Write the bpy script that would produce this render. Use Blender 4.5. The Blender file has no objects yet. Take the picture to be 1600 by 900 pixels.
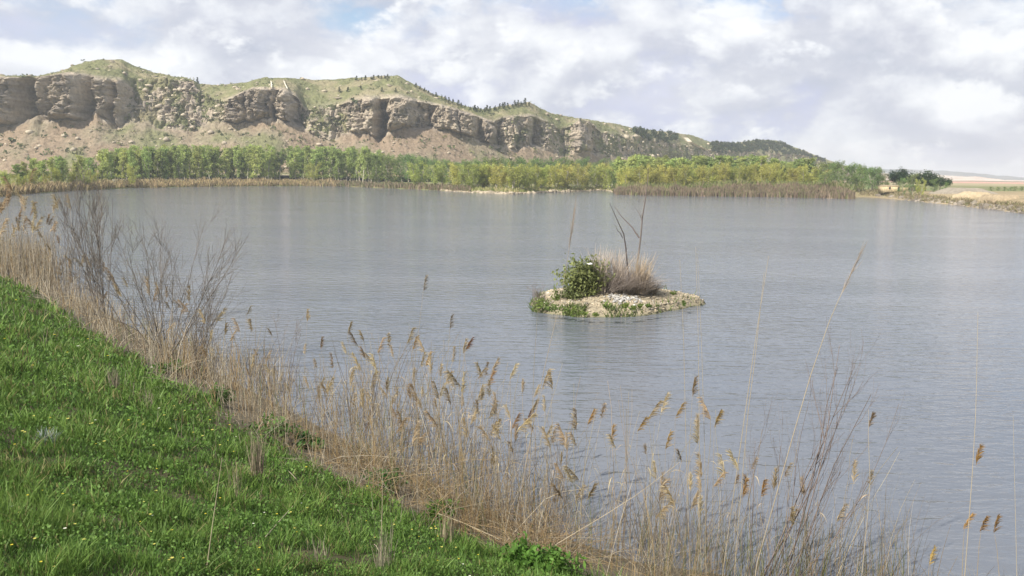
import bpy, math, random
import numpy as np
from mathutils import Vector, Matrix

rng = np.random.default_rng(11)
random.seed(11)
scene = bpy.context.scene
COL = scene.collection

# ------------------------------------------------------------------ camera
H = 6.5                                   # eye height above the water
FPX = 1256.0                              # focal length in 1600-px units
PITCH = math.atan((450 - 270) / FPX)
ROLL = math.radians(0.72)
Fv = np.array([0, math.cos(PITCH), -math.sin(PITCH)])
U0 = np.array([0, math.sin(PITCH), math.cos(PITCH)])
X0 = np.array([1.0, 0, 0])
Rv = X0 * math.cos(ROLL) + U0 * math.sin(ROLL)
Uv = -X0 * math.sin(ROLL) + U0 * math.cos(ROLL)
EYE = np.array([0, 0, H])
cam = bpy.data.cameras.new('camera')
cam.sensor_width = 36
cam.lens = 36 * FPX / 1600
cam.clip_start = 0.1
cam.clip_end = 30000
camo = bpy.data.objects.new('camera', cam)
COL.objects.link(camo)
camo.matrix_world = Matrix(((Rv[0], Uv[0], -Fv[0], 0), (Rv[1], Uv[1], -Fv[1], 0), (Rv[2], Uv[2], -Fv[2], H), (0, 0, 0, 1)))
scene.camera = camo

# ------------------------------------------------------------------ sun, sky
SUN_EL, SUN_AZ = math.radians(43), math.radians(-136)     # azimuth clockwise from +Y
to_sun = Vector((math.sin(SUN_AZ) * math.cos(SUN_EL), math.cos(SUN_AZ) * math.cos(SUN_EL), math.sin(SUN_EL)))
sl = bpy.data.lights.new('sun', 'SUN')
sl.energy = 4.3
sl.angle = math.radians(0.6)
sl.color = (1.0, 0.94, 0.84)
so = bpy.data.objects.new('sun', sl)
COL.objects.link(so)
so.rotation_euler = to_sun.to_track_quat('Z', 'Y').to_euler()

world = bpy.data.worlds.new('World')
scene.world = world
world.use_nodes = True
wt = world.node_tree
wt.nodes.clear()


def N(tree, kind, **kw):
    n = tree.nodes.new(kind)
    for k, v in kw.items():
        if k.startswith('i_'):
            n.inputs[k[2:].replace('_', ' ')].default_value = v
        else:
            setattr(n, k, v)
    return n


def ramp(tree, stops, interp='EASE'):
    r = tree.nodes.new('ShaderNodeValToRGB')
    cr = r.color_ramp
    cr.interpolation = interp
    while len(cr.elements) < len(stops):
        cr.elements.new(0.5)
    for e, (p, c) in zip(cr.elements, stops):
        e.position = p
        e.color = (*c, 1) if len(c) == 3 else c
    return r


def mathn(tree, op, a=None, b=None, c=None, clamp=False):
    m = tree.nodes.new('ShaderNodeMath')
    m.operation = op
    m.use_clamp = clamp
    for i, v in enumerate((a, b, c)):
        if v is None:
            continue
        if isinstance(v, (int, float)):
            m.inputs[i].default_value = v
        else:
            tree.links.new(v, m.inputs[i])
    return m.outputs[0]


def mixc(tree, fac, a, b, blend='MIX'):
    m = tree.nodes.new('ShaderNodeMix')
    m.data_type = 'RGBA'
    m.blend_type = blend
    for idx, v in ((0, fac), (6, a), (7, b)):
        if isinstance(v, (int, float)):
            m.inputs[idx].default_value = v
        elif isinstance(v, tuple):
            m.inputs[idx].default_value = (*v, 1)
        else:
            tree.links.new(v, m.inputs[idx])
    return m.outputs[2]


def build_sky():
    L = wt.links.new
    out = N(wt, 'ShaderNodeOutputWorld')
    bg = N(wt, 'ShaderNodeBackground')
    bg.inputs['Strength'].default_value = 0.1
    sky = N(wt, 'ShaderNodeTexSky', sky_type='NISHITA')
    sky.sun_disc = False
    sky.sun_elevation = SUN_EL
    sky.sun_rotation = SUN_AZ
    sky.dust_density = 1.0
    tc = N(wt, 'ShaderNodeTexCoord')
    sep = N(wt, 'ShaderNodeSeparateXYZ')
    L(tc.outputs['Generated'], sep.inputs[0])
    elev = sep.outputs[2]

    def noise(scl, loc, detail, rough, dist=0.0):
        mp = N(wt, 'ShaderNodeMapping')
        mp.inputs['Scale'].default_value = scl
        mp.inputs['Location'].default_value = loc
        L(tc.outputs['Generated'], mp.inputs[0])
        n = N(wt, 'ShaderNodeTexNoise', noise_dimensions='3D')
        n.inputs['Scale'].default_value = 1.0
        n.inputs['Detail'].default_value = detail
        n.inputs['Roughness'].default_value = rough
        n.inputs['Distortion'].default_value = dist
        L(mp.outputs[0], n.inputs['Vector'])
        return n.outputs['Fac']

    # high thin veil over the blue, opening with height
    big = noise((2.0, 2.0, 5.0), (9.3, 4.1, 2.3), 4, 0.55)
    veil = ramp(wt, [(0.33, (0, 0, 0)), (0.55, (1, 1, 1))])
    L(mathn(wt, 'SUBTRACT', mathn(wt, 'ADD', big, 0.13), mathn(wt, 'MULTIPLY', elev, 0.8)), veil.inputs[0])
    vcol = ramp(wt, [(0.3, (3.7, 3.95, 5.2)), (0.7, (4.6, 4.75, 5.6))])
    L(noise((3.5, 3.5, 9.0), (2.2, 7.7, 0.4), 6, 0.6), vcol.inputs[0])
    c = mixc(wt, veil.outputs[0], sky.outputs[0], vcol.outputs[0])
    # cumulus banks, far to near, each with a lit crown and a shaded base
    for (sc, loc, thr, soft, up, gain) in [((6.5, 6.5, 13.0), (1.3, 5.2, 4.5), .49, .075, .30, 3.4), ((4.0, 4.0, 7.0), (6.1, 2.7, 1.15), .485, .045, .26, 3.7), ((5.4, 5.4, 8.6), (12.4, 8.8, 6.2), .525, .032, .24, 3.9)]:
        n1 = noise(sc, loc, 12, 0.58, 0.1)
        n2 = noise(sc, (loc[0] - up * .35, loc[1] - up * .2, loc[2] + up), 6, 0.5, 0.1)
        m = ramp(wt, [(thr - soft, (0, 0, 0)), (thr + soft, (1, 1, 1))])
        L(mathn(wt, 'SUBTRACT', n1, mathn(wt, 'MULTIPLY', elev, 0.06)), m.inputs[0])
        lit = mathn(wt, 'MULTIPLY_ADD', mathn(wt, 'SUBTRACT', n1, n2), gain, 0.5, clamp=True)
        sh = ramp(wt, [(0.0, (3.35, 3.6, 4.3)), (0.4, (4.3, 4.45, 5.0)), (0.62, (5.35, 5.5, 5.85)), (0.88, (6.5, 6.6, 6.75))], 'LINEAR')
        L(lit, sh.inputs[0])
        c = mixc(wt, mathn(wt, 'MULTIPLY', m.outputs[0], 0.92), c, sh.outputs[0])
    hz = ramp(wt, [(0.0, (1, 1, 1)), (0.06, (0, 0, 0))])
    L(mathn(wt, 'ABSOLUTE', elev), hz.inputs[0])
    c = mixc(wt, mathn(wt, 'MULTIPLY', hz.outputs[0], 0.5), c, (4.2, 4.4, 4.95))
    L(c, bg.inputs['Color'])
    L(bg.outputs[0], out.inputs[0])


build_sky()
scene.view_settings.view_transform = 'Standard'
scene.view_settings.look = 'None'
scene.view_settings.gamma = 1
scene.view_settings.use_curve_mapping = False
scene.view_settings.exposure = 0.68
scene.cycles.use_denoising = True
scene.cycles.max_bounces = 4
scene.cycles.diffuse_bounces = 2
scene.cycles.glossy_bounces = 2
scene.cycles.transmission_bounces = 3
scene.cycles.volume_bounces = 1
scene.cycles.transparent_max_bounces = 8

# ------------------------------------------------------------------ helpers


def ray(px, py):
    px = np.asarray(px, float); py = np.asarray(py, float)
    return Fv + ((px - 800) / FPX)[..., None] * Rv + ((450 - py) / FPX)[..., None] * Uv


def on_z(px, py, z=0.0):
    d = ray(px, py)
    t = (z - H) / d[..., 2]
    return EYE + d * t[..., None]


def at(px, py, Y):
    d = ray(px, py)
    t = np.asarray(Y, float) / d[..., 1]
    return EYE + d * t[..., None]


def project(P):
    q = np.asarray(P, float) - EYE
    a, b, c = q @ Rv, q @ Uv, q @ Fv
    return 800 + FPX * a / c, 450 - FPX * b / c, c


_perm = np.random.default_rng(5).permutation(256)
_perm = np.concatenate([_perm, _perm, _perm])
_grad = np.random.default_rng(6).normal(size=(256, 3))
_grad /= np.linalg.norm(_grad, axis=1)[:, None]


def pnoise(x, y, z=0.0):
    x, y, z = np.broadcast_arrays(np.asarray(x, float), np.asarray(y, float), np.asarray(z, float))
    xi, yi, zi = np.floor(x).astype(int), np.floor(y).astype(int), np.floor(z).astype(int)
    xf, yf, zf = x - xi, y - yi, z - zi
    u, v, w = [t * t * t * (t * (t * 6 - 15) + 10) for t in (xf, yf, zf)]
    xi &= 255; yi &= 255; zi &= 255
    r = 0
    for dx in (0, 1):
        for dy in (0, 1):
            for dz in (0, 1):
                g = _grad[_perm[_perm[_perm[(xi + dx) & 255] + ((yi + dy) & 255)] + ((zi + dz) & 255)]]
                dot = g[..., 0] * (xf - dx) + g[..., 1] * (yf - dy) + g[..., 2] * (zf - dz)
                r = r + dot * (u if dx else 1 - u) * (v if dy else 1 - v) * (w if dz else 1 - w)
    return r * 1.5


def fbm(x, y, z=0.0, o=4, g=0.5):
    r, a, f = 0, 1.0, 1.0
    for k in range(o):
        r = r + a * pnoise(x * f + 17.3 * k, y * f - 9.1 * k, z * f + 4.7 * k if not np.isscalar(z) else z + 3.1 * k)
        a *= g
        f *= 2.03
    return r


def sstep(a, b, x):
    t = np.clip((np.asarray(x, float) - a) / (b - a), 0, 1)
    return t * t * (3 - 2 * t)


def make_mesh(name, V, faces, mat=None, col=None, smooth=False):
    me = bpy.data.meshes.new(name)
    V = np.asarray(V, np.float32).reshape(-1, 3)
    if not isinstance(faces, list):
        faces = [faces]
    faces = [np.asarray(f, np.int32) for f in faces if len(f)]
    loops = np.concatenate([f.ravel() for f in faces])
    counts = np.concatenate([np.full(len(f), f.shape[1], np.int32) for f in faces])
    starts = np.concatenate([[0], np.cumsum(counts)[:-1]]).astype(np.int32)
    me.vertices.add(len(V))
    me.vertices.foreach_set('co', V.ravel())
    me.loops.add(len(loops))
    me.loops.foreach_set('vertex_index', loops)
    me.polygons.add(len(counts))
    me.polygons.foreach_set('loop_start', starts)
    if smooth:
        me.polygons.foreach_set('use_smooth', np.ones(len(counts), bool))
    if col is not None:
        a = me.attributes.new('Col', 'FLOAT_COLOR', 'POINT')
        c = np.ones((len(V), 4), np.float32)
        c[:, :3] = np.asarray(col, np.float32).reshape(-1, 3)
        a.data.foreach_set('color', c.ravel())
    me.update(calc_edges=True)
    if mat:
        me.materials.append(mat)
    return me


def obj(name, me, parent=None, loc=None, rot=None, scale=None):
    o = bpy.data.objects.new(name, me)
    COL.objects.link(o)
    if parent is not None:
        o.parent = parent
    if loc is not None:
        o.location = tuple(float(v) for v in loc)
    if rot is not None:
        o.rotation_euler = rot
    if scale is not None:
        o.scale = scale if not np.isscalar(scale) else (scale,) * 3
    return o


def tag(o, label=None, cat=None, group=None, kind=None):
    if label: o['label'] = label
    if cat: o['category'] = cat
    if group: o['group'] = group
    if kind: o['kind'] = kind
    return o


def thing(name, label, cat, loc, group=None, rot=None, scale=None):
    o = bpy.data.objects.new(name, None)
    o.empty_display_size = 0.2
    COL.objects.link(o)
    o.location = tuple(float(v) for v in loc)
    if rot is not None: o.rotation_euler = rot
    if scale is not None: o.scale = (scale,) * 3 if np.isscalar(scale) else scale
    return tag(o, label, cat, group)


def tubes(P, R, col, sides=3):
    """P (N,K,3) paths, R (N,K) radii, col (N,3) -> verts, quads, colours"""
    P = np.asarray(P, float); R = np.asarray(R, float)
    n, k, _ = P.shape
    T = np.gradient(P, axis=1)
    T /= np.linalg.norm(T, axis=2, keepdims=True) + 1e-9
    ref = np.where((np.abs(T[:, :1, 2:3]) > 0.7), np.array([1.0, 0.13, 0]), np.array([0, 0.1, 1.0]))
    A = np.cross(T, ref); A /= np.linalg.norm(A, axis=2, keepdims=True) + 1e-9
    B = np.cross(T, A)
    ang = np.arange(sides) * 2 * np.pi / sides
    V = P[:, :, None, :] + R[:, :, None, None] * (np.cos(ang)[None, None, :, None] * A[:, :, None, :] + np.sin(ang)[None, None, :, None] * B[:, :, None, :])
    idx = np.arange(n * k * sides).reshape(n, k, sides)
    a = idx[:, :-1, :]; b = np.roll(a, -1, axis=2); d = idx[:, 1:, :]; c = np.roll(d, -1, axis=2)
    F = np.stack([a, b, c, d], -1).reshape(-1, 4)
    C = np.broadcast_to(np.asarray(col, float)[:, None, None, :], (n, k, sides, 3)).reshape(-1, 3)
    return V.reshape(-1, 3), F, C


def ribbons(P, W, S, col):
    """P (N,K,3), W (N,K) half widths, S (N,3) side vectors, col (N,3) or (N,K,3)"""
    P = np.asarray(P, float)
    n, k, _ = P.shape
    V = np.stack([P - W[:, :, None] * S[:, None, :], P + W[:, :, None] * S[:, None, :]], 2)
    idx = np.arange(n * k * 2).reshape(n, k, 2)
    F = np.stack([idx[:, :-1, 0], idx[:, :-1, 1], idx[:, 1:, 1], idx[:, 1:, 0]], -1).reshape(-1, 4)
    col = np.asarray(col, float)
    if col.ndim == 2: col = np.broadcast_to(col[:, None, :], (n, k, 3))
    C = np.broadcast_to(col[:, :, None, :], (n, k, 2, 3)).reshape(-1, 3)
    return V.reshape(-1, 3), F, C


def merge(parts):
    Vs, Fs, Cs, o = [], [], [], 0
    for V, F, C in parts:
        Vs.append(V); Fs.append(F + o); Cs.append(C); o += len(V)
    fs = {}
    for F in Fs: fs.setdefault(F.shape[1], []).append(F)
    return np.concatenate(Vs), [np.concatenate(f) for f in fs.values()], np.concatenate(Cs)


def leaf_quads(C, size, col, aspect=1.6, up=0.0, r=rng):
    n = len(C)
    A = r.normal(size=(n, 3)); A[:, 2] += up
    A /= np.linalg.norm(A, axis=1)[:, None]
    B = np.cross(A, r.normal(size=(n, 3))); B /= np.linalg.norm(B, axis=1)[:, None] + 1e-9
    s = np.broadcast_to(size, (n,))[:, None]
    V = np.stack([C - A * s * aspect * .5, C + B * s * .45, C + A * s * aspect * .5, C - B * s * .45], 1)
    F = np.arange(n * 4).reshape(n, 4)
    K = np.broadcast_to(col[:, None, :], (n, 4, 3)).reshape(-1, 3)
    return V.reshape(-1, 3), F, K


# ------------------------------------------------------------------ materials


def new_mat(name):
    m = bpy.data.materials.new(name)
    m.use_nodes = True
    m.node_tree.nodes.clear()
    return m, m.node_tree


def veg_mat(name, trans=0.3, rough=0.7, var=0.25, nscale=3.0, objvar=0.0, tint=(1, 1, 1), spec=0.2):
    m, t = new_mat(name)
    L = t.links.new
    out = N(t, 'ShaderNodeOutputMaterial')
    at_ = N(t, 'ShaderNodeAttribute', attribute_name='Col')
    geo = N(t, 'ShaderNodeNewGeometry')
    nz = N(t, 'ShaderNodeTexNoise'); nz.inputs['Scale'].default_value = nscale; nz.inputs['Detail'].default_value = 4
    L(geo.outputs['Position'], nz.inputs['Vector'])
    f = mathn(t, 'MULTIPLY_ADD', nz.outputs['Fac'], 2 * var, 1 - var)
    c = mixc(t, 1.0, at_.outputs['Color'], tint, 'MULTIPLY')
    vm = N(t, 'ShaderNodeVectorMath', operation='SCALE')
    L(c, vm.inputs[0]); L(f, vm.inputs['Scale'])
    c = vm.outputs[0]
    if objvar:
        oi = N(t, 'ShaderNodeObjectInfo')
        hsv = N(t, 'ShaderNodeHueSaturation')
        L(c, hsv.inputs['Color'])
        L(mathn(t, 'MULTIPLY_ADD', oi.outputs['Random'], objvar * .12, .5 - objvar * .06), hsv.inputs['Hue'])
        wn = N(t, 'ShaderNodeTexWhiteNoise', noise_dimensions='1D')
        L(oi.outputs['Random'], wn.inputs['W'])
        L(mathn(t, 'MULTIPLY_ADD', wn.outputs['Value'], objvar, 1 - objvar * .5), hsv.inputs['Value'])
        c = hsv.outputs['Color']
    p = N(t, 'ShaderNodeBsdfPrincipled')
    p.inputs['Roughness'].default_value = rough
    p.inputs['Specular IOR Level'].default_value = spec
    L(c, p.inputs['Base Color'])
    if trans:
        tr = N(t, 'ShaderNodeBsdfTranslucent')
        L(c, tr.inputs['Color'])
        mx = N(t, 'ShaderNodeMixShader'); mx.inputs[0].default_value = trans
        L(p.outputs[0], mx.inputs[1]); L(tr.outputs[0], mx.inputs[2])
        L(mx.outputs[0], out.inputs[0])
    else:
        L(p.outputs[0], out.inputs[0])
    return m


M_grass = veg_mat('grass_blades', 0.35, 0.55, 0.22, 1.3, spec=0.25)
M_reed = veg_mat('dry_reed', 0.12, 0.7, 0.22, 6.0)
M_reed_obj = veg_mat('dry_reed_stem', 0.08, 0.65, 0.2, 9.0, objvar=0.35)
M_plume = veg_mat('reed_plume', 0.4, 0.85, 0.2, 12.0, objvar=0.22)
M_leaf = veg_mat('tree_leaves', 0.45, 0.6, 0.3, 0.35, objvar=0.42)
M_bark = veg_mat('tree_bark', 0.0, 0.9, 0.3, 8.0, objvar=0.3)
M_twig = veg_mat('bare_twigs', 0.0, 0.85, 0.25, 14.0)
M_scrub = veg_mat('hill_scrub', 0.25, 0.8, 0.3, 0.1)
M_farreed = veg_mat('far_dry_reeds', 0.2, 0.8, 0.3, 0.25)
M_weed = veg_mat('weed_leaves', 0.35, 0.5, 0.25, 7.0, objvar=0.25)


def ground_mat():
    m, t = new_mat('ground_soil')
    L = t.links.new
    out = N(t, 'ShaderNodeOutputMaterial')
    p = N(t, 'ShaderNodeBsdfPrincipled'); p.inputs['Roughness'].default_value = 0.95
    p.inputs['Specular IOR Level'].default_value = 0.1
    a = N(t, 'ShaderNodeAttribute', attribute_name='Col')
    geo = N(t, 'ShaderNodeNewGeometry')
    n1 = N(t, 'ShaderNodeTexNoise'); n1.inputs['Scale'].default_value = 2.2; n1.inputs['Detail'].default_value = 8; n1.inputs['Roughness'].default_value = .65
    n2 = N(t, 'ShaderNodeTexNoise'); n2.inputs['Scale'].default_value = 0.06; n2.inputs['Detail'].default_value = 6
    L(geo.outputs['Position'], n1.inputs['Vector']); L(geo.outputs['Position'], n2.inputs['Vector'])
    f = mathn(t, 'ADD', mathn(t, 'MULTIPLY_ADD', n1.outputs['Fac'], 0.9, 0.1), mathn(t, 'MULTIPLY', n2.outputs['Fac'], 0.9))
    vm = N(t, 'ShaderNodeVectorMath', operation='SCALE')
    L(a.outputs['Color'], vm.inputs[0]); L(f, vm.inputs['Scale'])
    L(vm.outputs[0], p.inputs['Base Color'])
    b = N(t, 'ShaderNodeBump'); b.inputs['Strength'].default_value = 0.6; b.inputs['Distance'].default_value = 0.05
    L(n1.outputs['Fac'], b.inputs['Height']); L(b.outputs[0], p.inputs['Normal'])
    L(p.outputs[0], out.inputs[0])
    return m


def hill_mat():
    m, t = new_mat('gypsum_hill')
    L = t.links.new
    out = N(t, 'ShaderNodeOutputMaterial')
    p = N(t, 'ShaderNodeBsdfPrincipled'); p.inputs['Roughness'].default_value = 0.95
    p.inputs['Specular IOR Level'].default_value = 0.1
    a = N(t, 'ShaderNodeAttribute', attribute_name='Col')
    mk = N(t, 'ShaderNodeAttribute', attribute_name='rock')
    geo = N(t, 'ShaderNodeNewGeometry')
    n1 = N(t, 'ShaderNodeTexNoise'); n1.inputs['Scale'].default_value = 0.45; n1.inputs['Detail'].default_value = 8; n1.inputs['Roughness'].default_value = .7
    L(geo.outputs['Position'], n1.inputs['Vector'])
    mp = N(t, 'ShaderNodeMapping'); mp.inputs['Scale'].default_value = (0.05, 0.05, 0.75)
    L(geo.outputs['Position'], mp.inputs[0])
    n2 = N(t, 'ShaderNodeTexNoise'); n2.inputs['Scale'].default_value = 1.0; n2.inputs['Detail'].default_value = 6; n2.inputs['Distortion'].default_value = .5
    L(mp.outputs[0], n2.inputs['Vector'])
    strata = mathn(t, 'MULTIPLY_ADD', n2.outputs['Fac'], .7, 0.65)
    strata = mixc(t, mk.outputs['Fac'], (1, 1, 1), strata)
    f = mathn(t, 'MULTIPLY_ADD', n1.outputs['Fac'], 1.7, 0.15)
    vm = N(t, 'ShaderNodeVectorMath', operation='SCALE')
    L(mixc(t, 1.0, a.outputs['Color'], strata, 'MULTIPLY'), vm.inputs[0]); L(f, vm.inputs['Scale'])
    L(vm.outputs[0], p.inputs['Base Color'])
    b = N(t, 'ShaderNodeBump'); b.inputs['Strength'].default_value = 1.0; b.inputs['Distance'].default_value = 1.8
    L(n1.outputs['Fac'], b.inputs['Height']); L(b.outputs[0], p.inputs['Normal'])
    L(p.outputs[0], out.inputs[0])
    return m


def water_mat():
    m, t = new_mat('lake_water')
    L = t.links.new
    out = N(t, 'ShaderNodeOutputMaterial')
    p = N(t, 'ShaderNodeBsdfPrincipled')
    p.inputs['IOR'].default_value = 1.333
    geo = N(t, 'ShaderNodeNewGeometry')

    def nz(scale, rotz, sc, detail, rough=.5, dist=0.0):
        mp = N(t, 'ShaderNodeMapping'); mp.inputs['Rotation'].default_value = (0, 0, math.radians(rotz)); mp.inputs['Scale'].default_value = scale
        L(geo.outputs['Position'], mp.inputs[0])
        n = N(t, 'ShaderNodeTexNoise'); n.inputs['Scale'].default_value = sc; n.inputs['Detail'].default_value = detail
        n.inputs['Roughness'].default_value = rough; n.inputs['Distortion'].default_value = dist
        L(mp.outputs[0], n.inputs['Vector'])
        return n.outputs['Fac']
    w1 = nz((0.75, 2.3, 1), -16, 1.15, 2.0, .5, .4)       # wind ripples, long crests
    w2 = nz((1.0, 2.2, 1), 24, 3.4, 2.0, .5)
    patch = nz((1.0, 3.2, 1), 8, 0.03, 4.0, .6, .6)
    pr = ramp(t, [(0.36, (.62, .62, .62)), (0.62, (1.05, 1.05, 1.05))])
    L(patch, pr.inputs[0])
    h = mathn(t, 'ADD', mathn(t, 'MULTIPLY', w1, 1.0), mathn(t, 'MULTIPLY', w2, 0.36))
    h = mathn(t, 'MULTIPLY', h, pr.outputs[0])
    b = N(t, 'ShaderNodeBump'); b.inputs['Strength'].default_value = 1.0; b.inputs['Distance'].default_value = 0.075
    L(h, b.inputs['Height']); L(b.outputs[0], p.inputs['Normal'])
    deep = ramp(t, [(0.3, (.122, .138, .166)), (0.7, (.146, .158, .180))])
    L(nz((1, 1.6, 1), 0, 0.05, 2), deep.inputs[0])
    L(deep.outputs[0], p.inputs['Base Color'])
    p.inputs['Roughness'].default_value = 0.09
    L(p.outputs[0], out.inputs[0])
    return m


M_ground, M_hill, M_water = ground_mat(), hill_mat(), water_mat()

# ------------------------------------------------------------------ lake outline and ground
near_px = [(-420, 352), (-150, 376), (0, 424), (120, 464), (250, 537), (400, 615), (600, 720), (800, 814), (1000, 880), (1300, 922), (1600, 950)]
near_pts = [tuple(on_z(x, y)[:2]) for x, y in near_px]
last = near_pts[-1]
right_pts = [(last[0] + 9, last[1] + .6), (40, 15), (60, 32), (70, 58)]
far_px = [(1900, 374), (1750, 352), (1600, 333), (1550, 327), (1500, 321), (1450, 316), (1400, 311), (1375, 309), (1345, 308), (1337, 307.5), (1334, 311), (1300, 309.5),
          (1200, 307.5), (1100, 306.5), (1000, 305), (963, 304), (957, 300), (950, 297.5), (900, 299.5), (860, 301), (800, 303.5), (740, 301), (700, 298.5), (650, 296), (600, 294),
          (540, 291.5), (470, 290.5), (400, 291), (300, 292), (200, 294), (100, 299), (40, 303), (0, 307), (-150, 318), (-420, 338)]
far_pts = [tuple(on_z(x, y)[:2]) for x, y in far_px]
LAKE = np.array(near_pts + right_pts + far_pts)


def lake_sd(P):
    """distance to the lake outline, positive on land"""
    P = np.asarray(P, float).reshape(-1, 2)
    A = LAKE; B = np.roll(LAKE, -1, axis=0)
    best = np.full(len(P), 1e9); inside = np.zeros(len(P), bool)
    for a, b in zip(A, B):
        ab = b - a
        t = np.clip(((P - a) @ ab) / (ab @ ab), 0, 1)
        d = np.hypot(*(P - a - t[:, None] * ab).T)
        best = np.minimum(best, d)
        cond = (a[1] > P[:, 1]) != (b[1] > P[:, 1])
        with np.errstate(divide='ignore', invalid='ignore'):
            xi = (b[0] - a[0]) * (P[:, 1] - a[1]) / (b[1] - a[1]) + a[0]
        inside ^= cond & (P[:, 0] < xi)
    return np.where(inside, -best, best)


def ground_z(P, sd=None):
    P = np.asarray(P, float).reshape(-1, 2)
    if sd is None: sd = lake_sd(P)
    x, y = P[:, 0], P[:, 1]
    near = np.interp(sd, [-12, -3, 0, 1.5, 3, 6, 11, 30, 300], [-2, -.7, 0, .42, 1.0, 2.25, 4.05, 4.6, 4.8])
    far = np.interp(sd, [-12, -3, 0, 1.0, 4, 14, 80, 600, 6000], [-2, -.8, 0, .45, .9, 1.2, 1.6, 2.2, 2.6])
    rgt = np.interp(sd, [-12, -3, 0, 1.5, 4, 7, 30, 200, 6000], [-2, -.8, 0, .9, 1.9, 2.4, 2.4, 2.2, 2.6])
    wr = sstep(62, 72, x) * (1 - sstep(260, 330, y))
    f = far * (1 - wr) + rgt * wr
    wn = 1 - sstep(75, 125, y + 0.35 * np.maximum(x, 0))
    z = near * wn + f * (1 - wn)
    r = np.hypot(x, y)
    bump = fbm(x * .35, y * .35, 0.0, 3) * .10 * sstep(0, 3, sd) * (1 - sstep(60, 120, r)) + fbm(x * .02, y * .02, 3.0, 3) * .35 * sstep(2, 30, sd) * sstep(60, 150, r)
    return z + bump


def stretch(lo, hi, step, n, far):
    core = np.arange(lo, hi + 1e-6, step)
    g = np.geomspace(step, far, n)
    return np.concatenate([(lo - np.cumsum(g))[::-1], core, hi + np.cumsum(g)])


gx = stretch(-34, 16, 0.3, 130, 350)
gy = stretch(1, 46, 0.3, 150, 260)
gx = gx[(gx > -5800) & (gx < 5800)]; gy = gy[(gy > -60) & (gy < 5800)]
GX, GY = np.meshgrid(gx, gy)
GP = np.stack([GX.ravel(), GY.ravel()], 1)
GSD = lake_sd(GP)
GZ = ground_z(GP, GSD)
gr = np.hypot(GP[:, 0], GP[:, 1])
tuft = fbm(GP[:, 0] * .5, GP[:, 1] * .5, 2.0, 3)
c_soil = np.array([.10, .085, .05]); c_mud = np.array([.155, .135, .10]); c_gr = np.array([.055, .085, .022])
gcol = c_soil + (c_gr - c_soil) * sstep(-.2, .5, tuft)[:, None]
gcol = gcol + (c_mud - gcol) * (1 - sstep(1.6, 3.2, GSD))[:, None]
fieldn = fbm(GP[:, 0] * .006, GP[:, 1] * .012, 5.0, 3)
c_far = np.array([.23, .20, .11]) + (np.array([.15, .18, .065]) - np.array([.23, .20, .11])) * sstep(-.4, .4, fbm(GP[:, 0] * .05, GP[:, 1] * .05, 1.0, 3))[:, None]
c_field = np.where(fieldn[:, None] > .15, np.array([.42, .26, .18]), np.where(fieldn[:, None] < -.25, np.array([.22, .24, .10]), np.array([.46, .36, .24])))
yy = GP[:, 1:2] + 120 * fieldn[:, None]
c_field = np.where(yy < 800, np.array([.34, .29, .17]), np.where(yy < 1150, np.array([.50, .29, .22]), np.where(yy < 1500, np.array([.16, .17, .09]), np.where(yy < 2100, np.array([.50, .30, .23]), c_field))))
wf = sstep(420, 620, GP[:, 1])[:, None]
c_far = c_far * (1 - wf) + c_field * wf
wr_ = (sstep(64, 72, GP[:, 0]) * (1 - sstep(240, 320, GP[:, 1])) * sstep(70, 90, GP[:, 1]))[:, None]
c_far = c_far * (1 - wr_) + np.array([.32, .255, .155]) * wr_
wfar = sstep(70, 120, GP[:, 1] + .35 * np.maximum(GP[:, 0], 0))[:, None]
gcol = gcol * (1 - wfar) + c_far * wfar
ny, nx = GX.shape
gi = np.arange(nx * ny).reshape(ny, nx)
gF = np.stack([gi[:-1, :-1], gi[:-1, 1:], gi[1:, 1:], gi[1:, :-1]], -1).reshape(-1, 4)
ground = obj('ground', make_mesh('ground', np.column_stack([GP, GZ]), gF, M_ground, gcol, True))
tag(ground, 'sloping earth bank and flat land around the lake', kind='structure')

lo, hi = LAKE.min(0) - 6, LAKE.max(0) + 6
wxs = np.linspace(lo[0], hi[0], 60); wys = np.linspace(lo[1], hi[1], 60)
WX, WY = np.meshgrid(wxs, wys)
wi = np.arange(3600).reshape(60, 60)
wF = np.stack([wi[:-1, :-1], wi[:-1, 1:], wi[1:, 1:], wi[1:, :-1]], -1).reshape(-1, 4)
water = obj('water', make_mesh('water', np.column_stack([WX.ravel(), WY.ravel(), np.zeros(3600)]), wF, M_water))
tag(water, 'rippled grey blue lake water', kind='structure')

# ------------------------------------------------------------------ hills with cliffs
ridge = np.array([(-500, 150), (-250, 128), (0, 118), (40, 120), (60, 118), (110, 107), (132, 97), (155, 93), (190, 93), (207, 101), (240, 113), (290, 122), (312, 131), (340, 133), (380, 130), (398, 124), (440, 121),
                  (490, 125), (560, 122), (600, 118), (622, 119), (645, 130), (680, 148), (720, 163), (745, 170), (765, 170), (790, 165), (828, 160), (845, 170), (862, 178), (890, 183), (920, 188), (960, 193),
                  (990, 200), (1040, 206), (1080, 211), (1110, 222), (1150, 223), (1180, 219), (1212, 219), (1250, 233), (1285, 247), (1330, 262), (1380, 272), (1450, 277)], float)
ctop = np.array([(-500, 160), (-250, 138), (0, 121), (60, 121), (110, 114), (132, 118), (150, 122), (190, 128), (200, 133), (212, 126), (250, 124), (300, 128), (315, 150), (345, 160), (360, 155), (395, 138), (445, 140), (462, 152),
                 (475, 172), (510, 168), (545, 160), (565, 155), (600, 154), (625, 151), (650, 158), (700, 167), (740, 180), (772, 192), (785, 184), (830, 181), (855, 190), (875, 205), (895, 195), (905, 187), (922, 190),
                 (940, 208), (1000, 214), (1060, 226), (1110, 236), (1150, 238), (1250, 243), (1330, 264), (1380, 273), (1450, 277.5)], float)
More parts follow.
